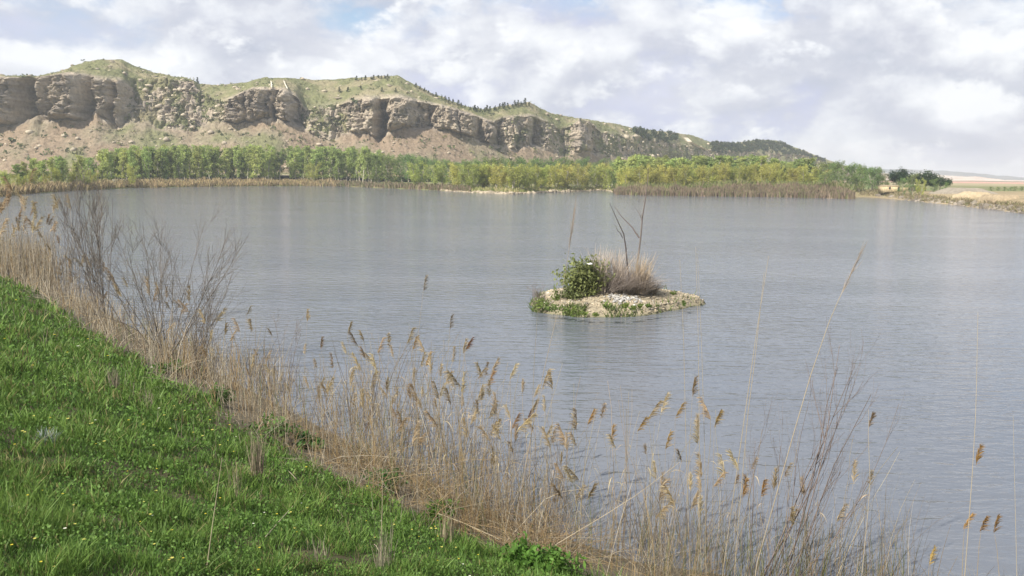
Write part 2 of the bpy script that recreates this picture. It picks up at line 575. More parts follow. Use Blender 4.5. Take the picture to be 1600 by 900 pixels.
cfoot = np.array([(-500, 225), (-250, 212), (0, 196), (25, 196), (50, 178), (68, 187), (130, 188), (150, 174), (182, 198), (205, 186), (250, 200), (300, 205), (340, 190), (365, 191), (400, 191), (430, 182), (445, 190), (468, 195),
                  (490, 214), (520, 222), (545, 205), (575, 210), (592, 220), (603, 208), (645, 198), (700, 203), (740, 216), (775, 228), (800, 236), (825, 226), (850, 232), (880, 243), (920, 236), (950, 245), (1000, 249),
                  (1060, 251), (1110, 254), (1150, 256), (1250, 256), (1330, 268), (1380, 275), (1450, 279)], float)
rockiness = np.array([(-500, 1), (188, 1), (208, .15), (240, .2), (262, .5), (305, .5), (318, .15), (345, .3), (365, 1), (462, 1), (478, .2), (525, .35), (550, .75), (585, .9), (770, 1), (782, .7), (840, .9), (865, .35), (885, .35), (900, .9), (925, .8), (940, .35), (1060, .3), (1150, .2), (1300, .3), (1450, .1)], float)
depth = np.array([(-500, 390), (0, 395), (300, 415), (600, 425), (800, 470), (960, 560), (1060, 680), (1150, 800), (1300, 950), (1450, 1050)], float)
NU, us = 1500, None
us = np.concatenate([np.linspace(-480, 0, 160)[:-1], np.linspace(0, 1180, 1150)[:-1], np.linspace(1180, 1440, 170)])
NU = len(us)
yr, yt, yf = [np.interp(us, a[:, 0], a[:, 1]) for a in (ridge, ctop, cfoot)]
yf = np.convolve(np.pad(yf, 4, mode='edge'), np.ones(9) / 9, 'valid') + fbm(us * .05, us * 0, 9.0, 3) * 5
rk = np.interp(us, rockiness[:, 0], rockiness[:, 1])
D = np.interp(us, depth[:, 0], depth[:, 1])
D = np.convolve(np.pad(D, 60, mode='edge'), np.ones(121) / 121, 'valid')
mpp = D / FPX                                             # metres per pixel at the cliff
yt = np.minimum(yt, yf - 2); yr = np.minimum(yr, yt - .5)
base_y = np.interp(us, [-480, 0, 800, 1440], [272, 272, 273, 279.4])
run_talus = (base_y - yf) * mpp * 1.45 + 6
run_cliff = (yf - yt) * mpp * (.16 + (1 - rk) * 1.1)
run_top = (yt - yr) * mpp * 2.6 + 8
def smooth(a, k):
    return np.convolve(np.pad(a, k, mode='edge'), np.ones(2 * k + 1) / (2 * k + 1), 'valid')


yfs = smooth(smooth(yf, 30), 30)
D_foot = D
D_top = smooth(D + run_cliff, 6)
D_ridge = smooth(smooth(D + run_cliff + run_top, 60), 60)
D_mid = smooth(smooth(D_top, 40), 40)
rows = []
nt, nc, nr, nb = 62, 118, 46, 8
for k in range(nt):
    s = k / nt
    ss = s ** 1.15
    rows.append((base_y + (yfs - base_y) * ss + (yf - yfs) * s ** 5, D - smooth(run_talus, 40) * (1 - s), 0 * s + np.zeros(NU), np.full(NU, s)))
for k in range(nc):
    s = k / nc
    rows.append((yf + (yt - yf) * s, D + (D_top - D) * s, np.ones(NU), np.full(NU, s)))
for k in range(nr + 1):
    s = k / nr
    rows.append((yt + (yr - yt) * (1 - (1 - s) ** 1.35), D_top * (1 - s) ** 3 + D_mid * (1 - (1 - s) ** 3) + (D_ridge - D_mid) * s, 2 * np.ones(NU), np.full(NU, s)))
HY = np.array([r[0] for r in rows]); HD = np.array([r[1] for r in rows]); HK = np.array([r[2] for r in rows]); HS = np.array([r[3] for r in rows])
HP = at(np.broadcast_to(us, HY.shape), HY, HD)
back = []
for k in range(1, nb + 1):
    q = HP[-1].copy()
    q[:, 1] += 30 * k; q[:, 0] += us * 0
    q[:, 2] = HP[-1][:, 2] * (1 - .06 * k) - .4 * k
    back.append(q)
NROW = len(rows) + nb
HP = np.concatenate([HP, np.array(back)])
HK = np.concatenate([HK, np.full((nb, NU), 2.0)]); HS = np.concatenate([HS, np.ones((nb, NU))])
X_, Y_, Z_ = HP[..., 0].copy(), HP[..., 1].copy(), HP[..., 2].copy()
RK = np.broadcast_to(rk, X_.shape)
edge = np.where(HK == 1, 1.0, np.where(HK == 0, sstep(.90, 1, HS), 1 - sstep(0, .16, HS)))
edge_s = np.where(HK == 1, np.minimum(1, np.minimum(HS, 1 - HS) * 9 + .35), edge * .35)
scl = np.broadcast_to(np.clip(D / 420, .9, 1.6), X_.shape)
xs, zs = X_ / scl, Z_ / scl
butt = fbm(xs / 22, zs / 110, 1.5, 3) * 8.0
cre = -np.maximum(0, 1 - np.abs(pnoise(xs / 11 + .3 * pnoise(xs / 7, zs / 7, 3), zs / 70, 7.7)) * 5) * 5.5
cre2 = -np.maximum(0, 1 - np.abs(pnoise(xs / 4.2 + .3 * pnoise(xs / 3, zs / 3, 2), zs / 22, 1.3)) * 5) * 2.0
strata = (np.abs(pnoise(zs / 2.6 + .5 * pnoise(xs / 14, zs / 14, 8), xs / 26, 2.2)) - .3) * 1.5
strata2 = pnoise(zs / 1.1, xs / 5, 6.2) * .55
fine = fbm(xs / 3.4, zs / 3.0, Y_ / 3.4, 5, .7) * 2.8
def blocks(sx, sz, seed, wob):
    a = xs / sx + wob * fbm(xs / (sx * 2.5), zs / (sz * 2.5), seed, 3)
    b = zs / sz + wob * fbm(xs / (sx * 2.5), zs / (sz * 2.5), seed + 9.7, 3)
    jb = np.floor(b)
    ja = np.floor(a + .5 * (jb % 2) + 3.1 * np.sin(jb * 12.9))
    return (np.sin(ja * 127.1 + jb * 311.7 + seed) * 43758.5453) % 1.0 - .5


fine = fine * .75 + blocks(8.5, 6.0, 2.1, .55) * 3.2 + blocks(3.4, 2.3, 5.3, .45) * 2.0
under = -np.where(HK == 1, np.exp(-(HS / .06) ** 2), 0) * 2.6 * sstep(.6, 1, RK)
plan = np.array([(-500, 3), (-420, -4), (-380, 4), (-300, 4), (-280, -5), (-230, 3), (-120, 5), (-100, -4), (-60, 3), (0, 4), (24, 4), (31, -6), (62, -6), (72, 5), (128, 6), (139, -4), (150, 2), (168, 3), (172, -1), (186, 6), (206, -5), (218, 0), (350, 0), (366, 5), (414, 5), (427, 4), (431, -5), (436, 2), (454, 5), (469, -4), (482, 0),
                 (519, 3), (527, -5), (546, 2), (584, 4), (592, -7), (602, -2), (614, 6), (640, 5), (651, -3), (690, 1), (704, 4), (734, 5), (744, 0), (767, 4), (778, -6), (795, 1), (824, 4), (836, -5), (850, 1), (861, 4), (880, -4), (892, 1), (904, 6), (919, 4), (930, -5), (945, 0), (990, 2), (1000, -3), (1020, 2), (1050, 0), (1500, 0)], float)
butt = butt * .45 + 1.7 * np.interp(us + 3 * fbm(us * .02, us * 0, 5.5, 2), plan[:, 0], plan[:, 1])[None, :] * (1 + .25 * pnoise(xs / 8, zs / 8, 1.0)) * (1.15 - .35 * np.where(HK == 1, HS, 1))
disp = edge_s * (.25 + .75 * RK) * (butt + cre + cre2 + strata + strata2 + fine) + under
rough = fbm(X_ / 7, Y_ / 7, Z_ / 7, 4, .65)
gully = fbm(X_ / 5, Y_ / 40, 2.0, 3)
other = (1 - edge_s)
HP[..., 1] -= disp
HP[..., 0] += edge_s * RK * fbm(xs / 7, zs / 7, 4.4, 3) * 1.6
lumpy = np.where(HK == 2, 1.0, np.where(HK == 0, .8, 0)) * np.where((HK == 2) & (HS >= 1), .4, 1)
rocky_mid = (1 - RK) * sstep(.05, .3, 1 - np.abs(HS - .5)) * (HK == 1)
HP[..., 2] += lumpy * (rough * .8 + gully * .5 * (HK == 0)) * sstep(0, .15, np.where(HK == 0, HS, 1))
chunk = np.maximum(0, pnoise(X_ / 5.5, Y_ / 5.5, Z_ / 4.5)) ** .6
HP[..., 2] += rocky_mid * (fbm(X_ / 4, Y_ / 4, Z_ / 4, 4, .6) * 2.2 + chunk * 2.5)
# surface colours: rock, bare talus soil, thin spring grass
c_rock = np.array([.41, .345, .265]); c_rock2 = np.array([.31, .265, .215]); c_rockw = np.array([.50, .435, .34])
c_tal = np.array([.30, .228, .158]); c_tal2 = np.array([.285, .24, .165]); c_green = np.array([.20, .205, .10]); c_dry = np.array([.30, .265, .16])
rn = fbm(X_ / 12, Z_ / 6, 3.3, 4)[..., None]
crock = c_rock + (c_rock2 - c_rock) * sstep(0, .6, rn) + (c_rockw - c_rock) * sstep(0, .6, -rn) * .8
tn = fbm(X_ / 26, Y_ / 26, 1.1, 4)[..., None]
low = (HK == 0)[..., None] * (1 - HS[..., None])
ctal = c_tal + (c_tal2 - c_tal) * sstep(-.2, .5, tn)
ctal = ctal + (c_green - ctal) * np.clip(sstep(.05, .55, tn + (low - .55) * .9) * .85, 0, 1)
ctopc = c_green + (c_dry - c_green) * sstep(-.1, .45, fbm(X_ / 18, Y_ / 18, 7.0, 4))[..., None]
gm = sstep(-.1, .35, fbm(X_ / 9, Y_ / 9, Z_ / 9, 3) + (1 - RK) * .95 - .42)[..., None]
crk = crock + (ctopc * .95 - crock) * gm * (1 - sstep(.8, 1, RK))[..., None]
hcol = np.where((HK == 0)[..., None], ctal, np.where((HK == 1)[..., None], crk, ctopc))
eb = np.where(HK == 2, 1 - sstep(0, .22, HS + rough * .12), np.where(HK == 0, sstep(.93, 1, HS + rough * .05), 0))[..., None] * RK[..., None]
hcol = hcol + (crock - hcol) * eb
hi_ = np.arange(NROW * NU).reshape(NROW, NU)
hF = np.stack([hi_[:-1, :-1], hi_[:-1, 1:], hi_[1:, 1:], hi_[1:, :-1]], -1).reshape(-1, 4)
hm = make_mesh('hill', HP.reshape(-1, 3), hF, M_hill, hcol.reshape(-1, 3), False)
ra = hm.attributes.new('rock', 'FLOAT', 'POINT')
ra.data.foreach_set('value', np.where(HK == 1, RK, eb[..., 0] * .8).astype(np.float32).ravel())
hill = obj('hill', hm)
tag(hill, 'long hill range with eroded tan gypsum cliffs', kind='structure')
hpx, hpy, hpd = project(HP[:len(rows)].reshape(-1, 3))
hgood = HP[:len(rows)].reshape(-1, 3)


def on_hill(px, py, tol=2.5):
    d = np.hypot(hpx - px, hpy - py)
    k = np.where(d < tol)[0]
    if len(k) == 0: return hgood[np.argmin(d)].copy()
    return hgood[k[np.argmin(hpd[k])]].copy()


# far low hills on the right horizon
def far_hill(name, pts, Yd, colr, label, thick=900, wob=1.0):
    pts = np.array(pts, float)
    u = np.linspace(pts[0, 0], pts[-1, 0], 220)
    y = np.interp(u, pts[:, 0], pts[:, 1]) + fbm(u * .06, u * 0, Yd * .01, 4) * wob
    crest = at(u, y, np.full(220, float(Yd)))
    crest[:, 2] = np.maximum(crest[:, 2], 3.0)
    rws = []
    for s in np.linspace(0, 1, 14):
        q = crest.copy(); q[:, 1] -= thick * (1 - s); q[:, 0] *= (q[:, 1] / Yd)
        q[:, 2] = 2.0 + (crest[:, 2] - 2.0) * s ** 1.2 + fbm(q[:, 0] / 120, q[:, 1] / 120, 2.0, 3) * 5 * s * (1 - s) * 2
        rws.append(q)
    for s in (.5, 1.0):
        q = crest.copy(); q[:, 1] += thick * .6 * s; q[:, 2] = 2 + (crest[:, 2] - 2) * (1 - s)
        rws.append(q)
    Vv = np.array(rws); k, n = Vv.shape[:2]
    ii = np.arange(k * n).reshape(k, n)
    F = np.stack([ii[:-1, :-1], ii[:-1, 1:], ii[1:, 1:], ii[1:, :-1]], -1).reshape(-1, 4)
    nn = fbm(Vv[..., 0] / 130, Vv[..., 1] / 260, 3.0, 4)[..., None]
    C = np.asarray(colr[0]) + (np.asarray(colr[1]) - np.asarray(colr[0])) * sstep(-.15, .25, nn)
    return tag(obj(name, make_mesh(name, Vv.reshape(-1, 3), F, M_ground, C.reshape(-1, 3), True)), label, kind='structure')


far_hill('distant_hill', [(1250, 272), (1370, 265), (1400, 264), (1440, 265.5), (1480, 267), (1520, 270), (1560, 274), (1600, 277), (1750, 279)], 3600, [(.07, .09, .09), (.13, .13, .11)], 'blue grey hills on the far horizon', 900, .8)
far_hill('pale_hill', [(1330, 276), (1400, 272), (1440, 271), (1490, 275), (1530, 276), (1575, 282), (1640, 284), (1750, 284)], 2400, [(.62, .56, .47), (.50, .38, .29)], 'pale chalky hill beyond the fields', 700, .7)

# ------------------------------------------------------------------ scrub and loose rocks on the slopes
def scatter_hill(n, where, r):
    k = r.choice(np.where(where.ravel())[0], n)
    return HP.reshape(-1, 3)[k] + r.normal(size=(n, 3)) * np.array([.5, .3, 0])


r2 = np.random.default_rng(21)
vis = (np.arange(NROW)[:, None] < len(rows) - 1) & (us[None, :] > -200) & (us[None, :] < 1380)
topm = vis & (HK == 2) & (HS > .12); talm = vis & (HK == 0) & (HS < .9) & (HS > .1); rocm = vis & (HK == 1) & (RK < .8)
cen = np.concatenate([scatter_hill(800, topm, r2), scatter_hill(1000, talm, r2), scatter_hill(900, rocm, r2)])
sz = r2.gamma(3, .22, len(cen)) * np.concatenate([np.full(800, .55), np.full(1900, .9)])
k9 = 9
pts = np.repeat(cen, k9, 0) + r2.normal(size=(len(cen) * k9, 3)) * np.repeat(sz, k9)[:, None] * np.array([.7, .7, .45]) + np.array([0, 0, .3])
cl = np.where(r2.random(len(cen))[:, None] < .55, np.array([.10, .125, .055]), np.array([.20, .20, .10])) * r2.uniform(.7, 1.3, (len(cen), 1))
V, F, C = leaf_quads(pts, np.repeat(sz, k9) * 1.0, np.repeat(cl, k9, 0), 1.2, 0, r2)
tag(obj('scrub', make_mesh('scrub', V, F, M_scrub, C)), 'low dark scrub dotted over the hill slopes', 'scrub', kind='stuff')


def rock_mesh_arrays(cen, size, col, r, flat=.7):
    ico = np.array([(0, 0, 1), (.89, 0, .45), (.28, .85, .45), (-.72, .53, .45), (-.72, -.53, .45), (.28, -.85, .45), (.72, .53, -.45), (-.28, .85, -.45), (-.89, 0, -.45), (-.28, -.85, -.45), (.72, -.53, -.45), (0, 0, -1)])
    fc = np.array([(0, 1, 2), (0, 2, 3), (0, 3, 4), (0, 4, 5), (0, 5, 1), (1, 6, 2), (2, 7, 3), (3, 8, 4), (4, 9, 5), (5, 10, 1), (6, 7, 2), (7, 8, 3), (8, 9, 4), (9, 10, 5), (10, 6, 1), (11, 7, 6), (11, 8, 7), (11, 9, 8), (11, 10, 9), (11, 6, 10)])
    n = len(cen)
    a = r.uniform(0, 6.28, n)
    S = np.stack([r.uniform(.7, 1.3, n), r.uniform(.7, 1.3, n), r.uniform(.6, 1.1, n) * flat], 1)
    V = ico[None] * r.uniform(.72, 1.22, (n, 12, 1)) * S[:, None, :]
    V = np.stack([V[..., 0] * np.cos(a)[:, None] - V[..., 1] * np.sin(a)[:, None], V[..., 0] * np.sin(a)[:, None] + V[..., 1] * np.cos(a)[:, None], V[..., 2]], -1)
    V = V * np.asarray(size)[:, None, None] + cen[:, None, :]
    F = (fc[None] + (np.arange(n) * 12)[:, None, None]).reshape(-1, 3)
    C = np.broadcast_to(col[:, None, :], (n, 12, 3)).reshape(-1, 3)
    return V.reshape(-1, 3), F, C


cen = np.concatenate([scatter_hill(320, talm, r2), scatter_hill(900, rocm, r2), scatter_hill(200, topm, r2)])
col = np.array([.40, .345, .26]) * r2.uniform(.65, 1.25, (len(cen), 1))
V, F, C = rock_mesh_arrays(cen, r2.gamma(2.2, .28, len(cen)) + .2, col, r2)
tag(obj('loose_rocks', make_mesh('loose_rocks', V, F, M_ground, C)), 'loose pale rocks fallen over the talus', 'rocks', kind='stuff')
for (px, py, s, lab) in [(330, 205, 3.0, 'big pale fallen block below the rocky gully'), (262, 218, 2.6, 'pale boulder on the slope right of the tall pillars'), (207, 221, 2.0, 'small pale boulder low on the talus under the pillars'),
                         (352, 222, 2.2, 'boulder just above the poplar grove, below the second cliff'), (500, 224, 2.4, 'angular block under the dark notch in the middle cliff'), (615, 222, 1.7, 'dark boulder alone on the bare brown talus fan'),
                         (58, 230, 2.0, 'pale boulder at far left above the trees'), (240, 232, 2.4, 'blocky rock right above the tallest poplars')]:
    s *= .6
    q = on_hill(px, py)
    V, F, C = rock_mesh_arrays(np.zeros((1, 3)), np.array([s]), np.array([[.40, .34, .26]]), np.random.default_rng(px), .8)
    o = obj('boulder', make_mesh('boulder', V, F, M_ground, C), None, q + np.array([0, -.2, s * .1]))
    tag(o, lab, 'boulder', 'fallen boulders')


def draped_path(name, pxs, wid, label):
    P = np.array([on_hill(x, y) for x, y in pxs]); 
    t = np.linspace(0, 1, len(P)); tt = np.linspace(0, 1, 24)
    Q = np.stack([np.interp(tt, t, P[:, i]) for i in range(3)], 1)
    uv = []
    for q in Q:
        x, y, _ = project(q[None]); uv.append(on_hill(x[0], y[0]))
    Q = np.array(uv) + np.array([0, -.5, .7])
    for _ in range(2): Q[1:-1] = (Q[:-2] + 2 * Q[1:-1] + Q[2:]) / 4
    V, F, C = ribbons(Q[None], np.full((1, 24), wid), np.array([[1, .2, 0.0]]), np.array([[.62, .56, .46]]))
    return tag(obj(name, make_mesh(name, V, F, M_ground, C)), label, kind='structure')


draped_path('path', [(1073, 213), (1082, 222), (1094, 228), (1106, 232)], 2.6, 'white chalk track cut into the far hillside')
draped_path('path', [(424, 124), (426, 131), (428, 137)], .28, 'thin pale footpath over the grassy top')
draped_path('path', [(446, 124), (449, 131), (454, 139)], .28, 'second thin pale footpath over the grassy top')

# ------------------------------------------------------------------ trees
def tree_proto(kind, seed):
    """returns (trunk mesh, crown mesh), height 10"""
    r = np.random.default_rng(seed)
    limbs, rads = [], []
    K = 6
    def limb(p0, d, ln, r0, curve=.15, up=.1):
        p = [np.array(p0, float)]; d = np.array(d, float); d /= np.linalg.norm(d)
        for i in range(K - 1):
            d = d + r.normal(size=3) * curve + np.array([0, 0, up]); d /= np.linalg.norm(d)
            p.append(p[-1] + d * ln / (K - 1))
        limbs.append(p); rads.append(np.linspace(r0, r0 * .25, K))
        return np.array(p)
    cs, ss = [], []
    if kind in ('poplar', 'willow', 'leafy'):
        nst = {'poplar': 1, 'willow': 3, 'leafy': 1}[kind]
        for s in range(nst):
            tilt = .04 if kind == 'poplar' else .25
            tr = limb((r.normal() * .2 * (nst - 1), r.normal() * .2 * (nst - 1), -.3), (r.normal() * tilt, r.normal() * tilt, 1), {'poplar': 9.6, 'willow': 6.5, 'leafy': 7.5}[kind], {'poplar': .19, 'willow': .13, 'leafy': .19}[kind], .05, .05)
            nl = {'poplar': 34, 'willow': 13, 'leafy': 22}[kind]
            for i in range(nl):
                f = r.uniform({'poplar': .15, 'willow': .06, 'leafy': .12}[kind], .97)
                q = tr[0] + (np.array([np.interp(f, np.linspace(0, 1, K), tr[:, j]) for j in range(3)]) - tr[0])
                a = r.uniform(0, 6.28)
                el = {'poplar': r.uniform(.9, 1.7), 'willow': r.uniform(.3, .9), 'leafy': r.uniform(.2, .8)}[kind]
                ln = {'poplar': 2.6 * (1 - .55 * f) * (.5 + min(f, .4)), 'willow': 3.2 * (1 - .3 * f), 'leafy': 3.6 * math.sin(math.pi * (.2 + .68 * f))}[kind] * r.uniform(.65, 1.25)
                b = limb(q, (math.cos(a), math.sin(a), el), ln, .05, .12, .05)
                for j in range(2, K):
                    cs.append(b[j]); ss.append({'poplar': .34, 'willow': .58, 'leafy': .62}[kind])
            cs.append(tr[-1]); ss.append(.4)
        per = {'poplar': 9, 'willow': 22, 'leafy': 17}[kind]
        lsz = {'poplar': .19, 'willow': .23, 'leafy': .26}[kind]
        colr = {'poplar': (.36, .43, .14), 'willow': (.44, .45, .12), 'leafy': (.19, .26, .085)}[kind]
    elif kind == 'umbrella_pine':
        tr = limb((0, 0, -.3), (0, 0, 1), 6.5, .32, .04, .08)
        for i in range(60):
            a = r.uniform(0, 6.28); rr = 5.2 * math.sqrt(r.random())
            zc = 3.4 + 5.9 * math.sqrt(max(0, 1 - (rr / 5.6) ** 2)) * r.uniform(.1, 1)
            e = np.array([rr * math.cos(a), rr * math.sin(a), zc])
            b = limb(tr[3 + i % 3], e - tr[3 + i % 3], np.linalg.norm(e - tr[3 + i % 3]), .09, .04, .01)
            cs.append(b[-1]); ss.append(1.0); cs.append(b[-2]); ss.append(.8)
        per, lsz, colr = 30, .40, (.06, .095, .04)
    else:                                    # slim_pine
        tr = limb((0, 0, -.3), (0, 0, 1), 9.6, .16, .03, .05)
        for i in range(40):
            f = r.uniform(.18, .98); a = r.uniform(0, 6.28)
            q = np.array([np.interp(f, np.linspace(0, 1, K), tr[:, j]) for j in range(3)])
            b = limb(q, (math.cos(a), math.sin(a), .35), 2.6 * (1.04 - f) ** .7 * r.uniform(.7, 1.2), .05, .08, .02)
            cs += [b[2], b[4], b[5]]; ss += [.4, .45, .35]
        per, lsz, colr = 9, .34, (.04, .065, .026)
    cs = np.array(cs); ss = np.array(ss)
    P = np.repeat(cs, per, 0) + np.clip(r.normal(size=(len(cs) * per, 3)), -1.8, 1.8) * np.repeat(ss, per)[:, None] * np.array([.6, .6, .6])
    P[:, 2] = np.maximum(P[:, 2], .15)
    colr = np.array(colr) * np.repeat(r.uniform(.72, 1.28, len(cs)), per)[:, None] * r.uniform(.8, 1.2, (len(P), 1)) * np.array([1, 1, 1])
    nrm = np.array([1, 1, 10.0 / np.percentile(P[:, 2], 99.3)])
    P = P * nrm
    limbs = np.array(limbs) * nrm
    V, F, C = leaf_quads(P, lsz * r.uniform(.7, 1.3, len(P)), colr, {'poplar': 2.6, 'willow': 1.8}.get(kind, 1.5), {'poplar': 1.2}.get(kind, .1), r)
    crown = make_mesh(kind + '_crown', V, F, M_leaf, C)
    V, F, C = tubes(np.array(limbs), np.array(rads), np.tile(np.array([[.34, .31, .255]]), (len(limbs), 1)), 4)
    trunk = make_mesh(kind + '_trunk', V, F, M_bark, C)
    return trunk, crown


PROTO = {k: [tree_proto(k, 100 + 7 * i + 31 * j) for i in range(n)] for j, (k, n) in enumerate([('poplar', 5), ('willow', 4), ('leafy', 4), ('umbrella_pine', 2), ('slim_pine', 3)])}
_cnt = {}


def tree(kind, name, label, group, loc, height, wide=1.0, rot=None, cat='tree'):
    i = _cnt[kind] = _cnt.get(kind, -1) + 1
    trunk, crown = PROTO[kind][i % len(PROTO[kind])]
    s = height / 10.0
    t = thing(name, label, cat, loc, group, (0, 0, random.uniform(0, 6.28) if rot is None else rot), (s * wide, s * wide, s))
    obj('trunk', trunk, t)
    obj('crown', crown, t)
    return t


shore = np.array(far_px, float)[::-1]


def shore_Y(px):
    y = np.interp(px, shore[:, 0], shore[:, 1])
    return on_z(px, y)[1]


def far_tree(kind, name, label, group, px, dY, top, wide=1.0, jit=1.0):
    Yb = shore_Y(px) + dY
    p = at(px, 280, Yb)
    gz = ground_z(p[None, :2])[0]
    top_z = at(px, top + random.uniform(-2.5, 2.5) * jit, Yb)[2]
    return tree(kind, name, label, group, (p[0], p[1], gz - .05), max(1.5, (top_z - gz)) * random.uniform(.96, 1.04), wide)


ORD = ['first', 'second', 'third', 'fourth', 'fifth', 'sixth', 'seventh', 'eighth', 'ninth']


def row(kind, name, label, group, x0, x1, step, dY, tops, wide=1.0, jit=1.0):
    x, xl = x0, []
    while x < x1:
        xl.append(x)
        x += step * random.uniform(.75, 1.25)
    for i, x in enumerate(xl):
        j = len(xl) - 1 - i
        lab = label + (', ' + ORD[i] + ' from the left' if i < 9 and i <= j else ', ' + ORD[j] + ' from the right' if j < 9 else ', away from both ends')
        far_tree(kind, name, lab, group, x, random.uniform(*dY), np.interp(x, *zip(*tops)), wide * random.uniform(.85, 1.2), jit)


# left bank
row('poplar', 'poplar_tree', 'short fresh green poplar at the far left bank', 'young poplars at the far left', 32, 158, 9, (10, 26), [(32, 252), (80, 246), (158, 250)], 1.5, 2)
row('willow', 'willow_bush', 'low pale willow bush below the far left poplars', 'willow bushes under the left poplars', 8, 160, 22, (6, 12), [(0, 268), (160, 268)], 1.0, 2)
row('poplar', 'poplar_tree', 'slender pale poplar in the dense left grove', 'slender poplars of the left grove', 162, 440, 3.6, (12, 40), [(162, 237), (200, 233), (300, 231), (350, 230), (440, 234)], 1.15, 1.8)
far_tree('willow', 'willow_bush', 'bright green willow standing alone at the water before the left grove', None, 208, 1.5, 256, .8, 0)
row('poplar', 'poplar_tree', 'tall dark poplar in the central grove', 'dark poplars of the central grove', 452, 598, 4.6, (14, 44), [(452, 234), (500, 230), (560, 232), (598, 240)], 1.35, 2.0)
far_tree('willow', 'willow_bush', 'small bright willow at the right foot of the central grove gap', None, 487, 6, 255, .9, 0)
row('leafy', 'leafy_tree', 'dark round tree right of the central grove', 'dark round trees of the middle bank', 592, 712, 9, (14, 34), [(592, 240), (640, 244), (712, 252)], .95)
row('willow', 'willow_tree', 'yellow willow among the dark round trees', 'yellow willows among the dark trees', 655, 735, 26, (6, 10), [(655, 254), (735, 256)], 1.1)
row('leafy', 'leafy_tree', 'green tree behind the yellow willow row', 'green trees behind the yellow willows', 712, 972, 9, (36, 60), [(712, 252), (760, 248), (860, 248), (972, 252)], 1.0)
row('willow', 'willow_tree', 'rounded yellow willow in the sunny middle row', 'row of yellow green willows', 722, 962, 11, (9, 20), [(722, 257), (800, 258), (900, 257), (962, 259)], 1.25)
# behind the reed spit
row('poplar', 'poplar_tree', 'light green poplar behind the reed spit', 'poplars behind the reed spit', 968, 1262, 5, (30, 66), [(968, 250), (1000, 244), (1050, 248), (1120, 246), (1180, 248), (1262, 252)], 2.0, 2)
row('willow', 'willow_tree', 'pale willow close behind the reed spit', 'willows behind the reed spit', 972, 1290, 9, (16, 32), [(972, 262), (1100, 258), (1200, 259), (1290, 264)], 1.0, 2)
row('leafy', 'leafy_tree', 'darker green tree behind the reed spit', 'dark trees behind the reed spit', 1060, 1260, 22, (24, 40), [(1060, 256), (1260, 258)], .9, 2)
row('leafy', 'leafy_tree', 'broad green tree at the right end', 'broad trees at the right end', 1262, 1376, 8, (22, 60), [(1262, 252), (1320, 255), (1376, 262)], 1.0)
far_tree('leafy', 'leafy_bush', 'dark green bush on the reed spit right of the pale willows', None, 1286, 5, 266, 1.05, 0)
far_tree('leafy', 'leafy_tree', 'dark spreading tree at the water, left of the yellow building', None, 1362, 6, 264, 1.2, 0)
far_tree('leafy', 'leafy_tree', 'dark low bush at the water beside the end of the reed spit', None, 1346, 5, 276, 1.3, 0)
far_tree('umbrella_pine', 'umbrella_pine', 'round dark umbrella pine behind the yellow building, left of two', None, 1407, 26, 264, 1.1, 0)
far_tree('umbrella_pine', 'umbrella_pine', 'wide dark umbrella pine right of the yellow building, left of the gravel mound', None, 1447, 36, 268, 1.45, 0)
far_tree('umbrella_pine', 'umbrella_pine', 'low dark pine sloping down toward the gravel mound', None, 1470, 46, 277, 1.5, 0)
far_tree('leafy', 'leafy_tree', 'small light green tree before the yellow building', None, 1413, 8, 277, 1.0, 0)
far_tree('leafy', 'leafy_tree', 'slim dark tree before the left end of the yellow building', None, 1388, 9, 280, .7, 0)
far_tree('leafy', 'leafy_bush', 'low bush before the right end of the yellow building', None, 1427, 7, 288, 1.3, 0)
far_tree('willow', 'leafy_tree', 'small round green tree before the wide umbrella pine', None, 1440, 10, 278, .85, 0)
for px, dy_, tp, lab in [(1384, 14, 272, 'round green tree at the left end of the yellow building'), (1398, 22, 270, 'round green tree behind the middle of the yellow building'), (1424, 20, 271, 'round green tree between the two large umbrella pines'), (1459, 18, 279, 'low round green tree before the wide umbrella pine'), (1476, 30, 284, 'lowest round bush where the dark pines meet the gravel mound')]:
    far_tree('leafy', 'leafy_tree', lab, None, px, dy_, tp, 1.1, 0)
for px in (1552, 1560, 1569, 1578, 1586, 1596):
    far_tree('leafy', 'leafy_tree', 'distant dark tree in the short row beyond the gravel mounds', 'row of dark trees beyond the mounds', px, 140, 291, 1.6, .3)

# pines on the hill tops
def hill_pine(px, py, hpx_, label, group, wide=1.1):
    q = on_hill(px, py)
    tree('slim_pine', 'pine_tree', label, group, q - np.array([0, 0, .3]), max(2.0, hpx_ * q[1] / FPX), wide)


hill_pine(311, 132, 13, 'lone dark tree on the saddle right of the round summit', None, 1.0)
for i, x in enumerate(np.linspace(560, 606, 9)): hill_pine(x + random.uniform(-2, 2), np.interp(x, [560, 606], [124, 120]), random.uniform(4, 8), 'small pine on the flat skyline left of the middle summit', 'skyline pines left of the middle summit', 1.6)
for x, y in [(532, 143), (541, 143), (562, 139), (598, 142), (620, 143)]: hill_pine(x, y, random.uniform(6, 10), 'small pine on the grassy shoulder below the middle summit', 'pines on the grassy shoulder', 1.5)
for i, x in enumerate(np.linspace(652, 742, 15)): hill_pine(x, np.interp(x, ridge[:, 0], ridge[:, 1]) + 1.5, random.uniform(4, 10), 'dark pine on the falling ridge right of the middle summit', 'pines on the falling ridge', 1.5)
for i, x in enumerate(np.linspace(742, 828, 19)): hill_pine(x + random.uniform(-1.5, 1.5), np.interp(x, ridge[:, 0], ridge[:, 1]) + random.uniform(.5, 4), random.uniform(6, 12), 'dark pine in the clump on the saddle skyline', 'pines on the saddle skyline', 1.4)
for x, y in [(906, 190), (668, 165), (1000, 236), (1120, 246), (975, 238)]: hill_pine(x, y, 7, 'small pine clinging among the right hand rocks', 'pines among the rocks', 1.2)
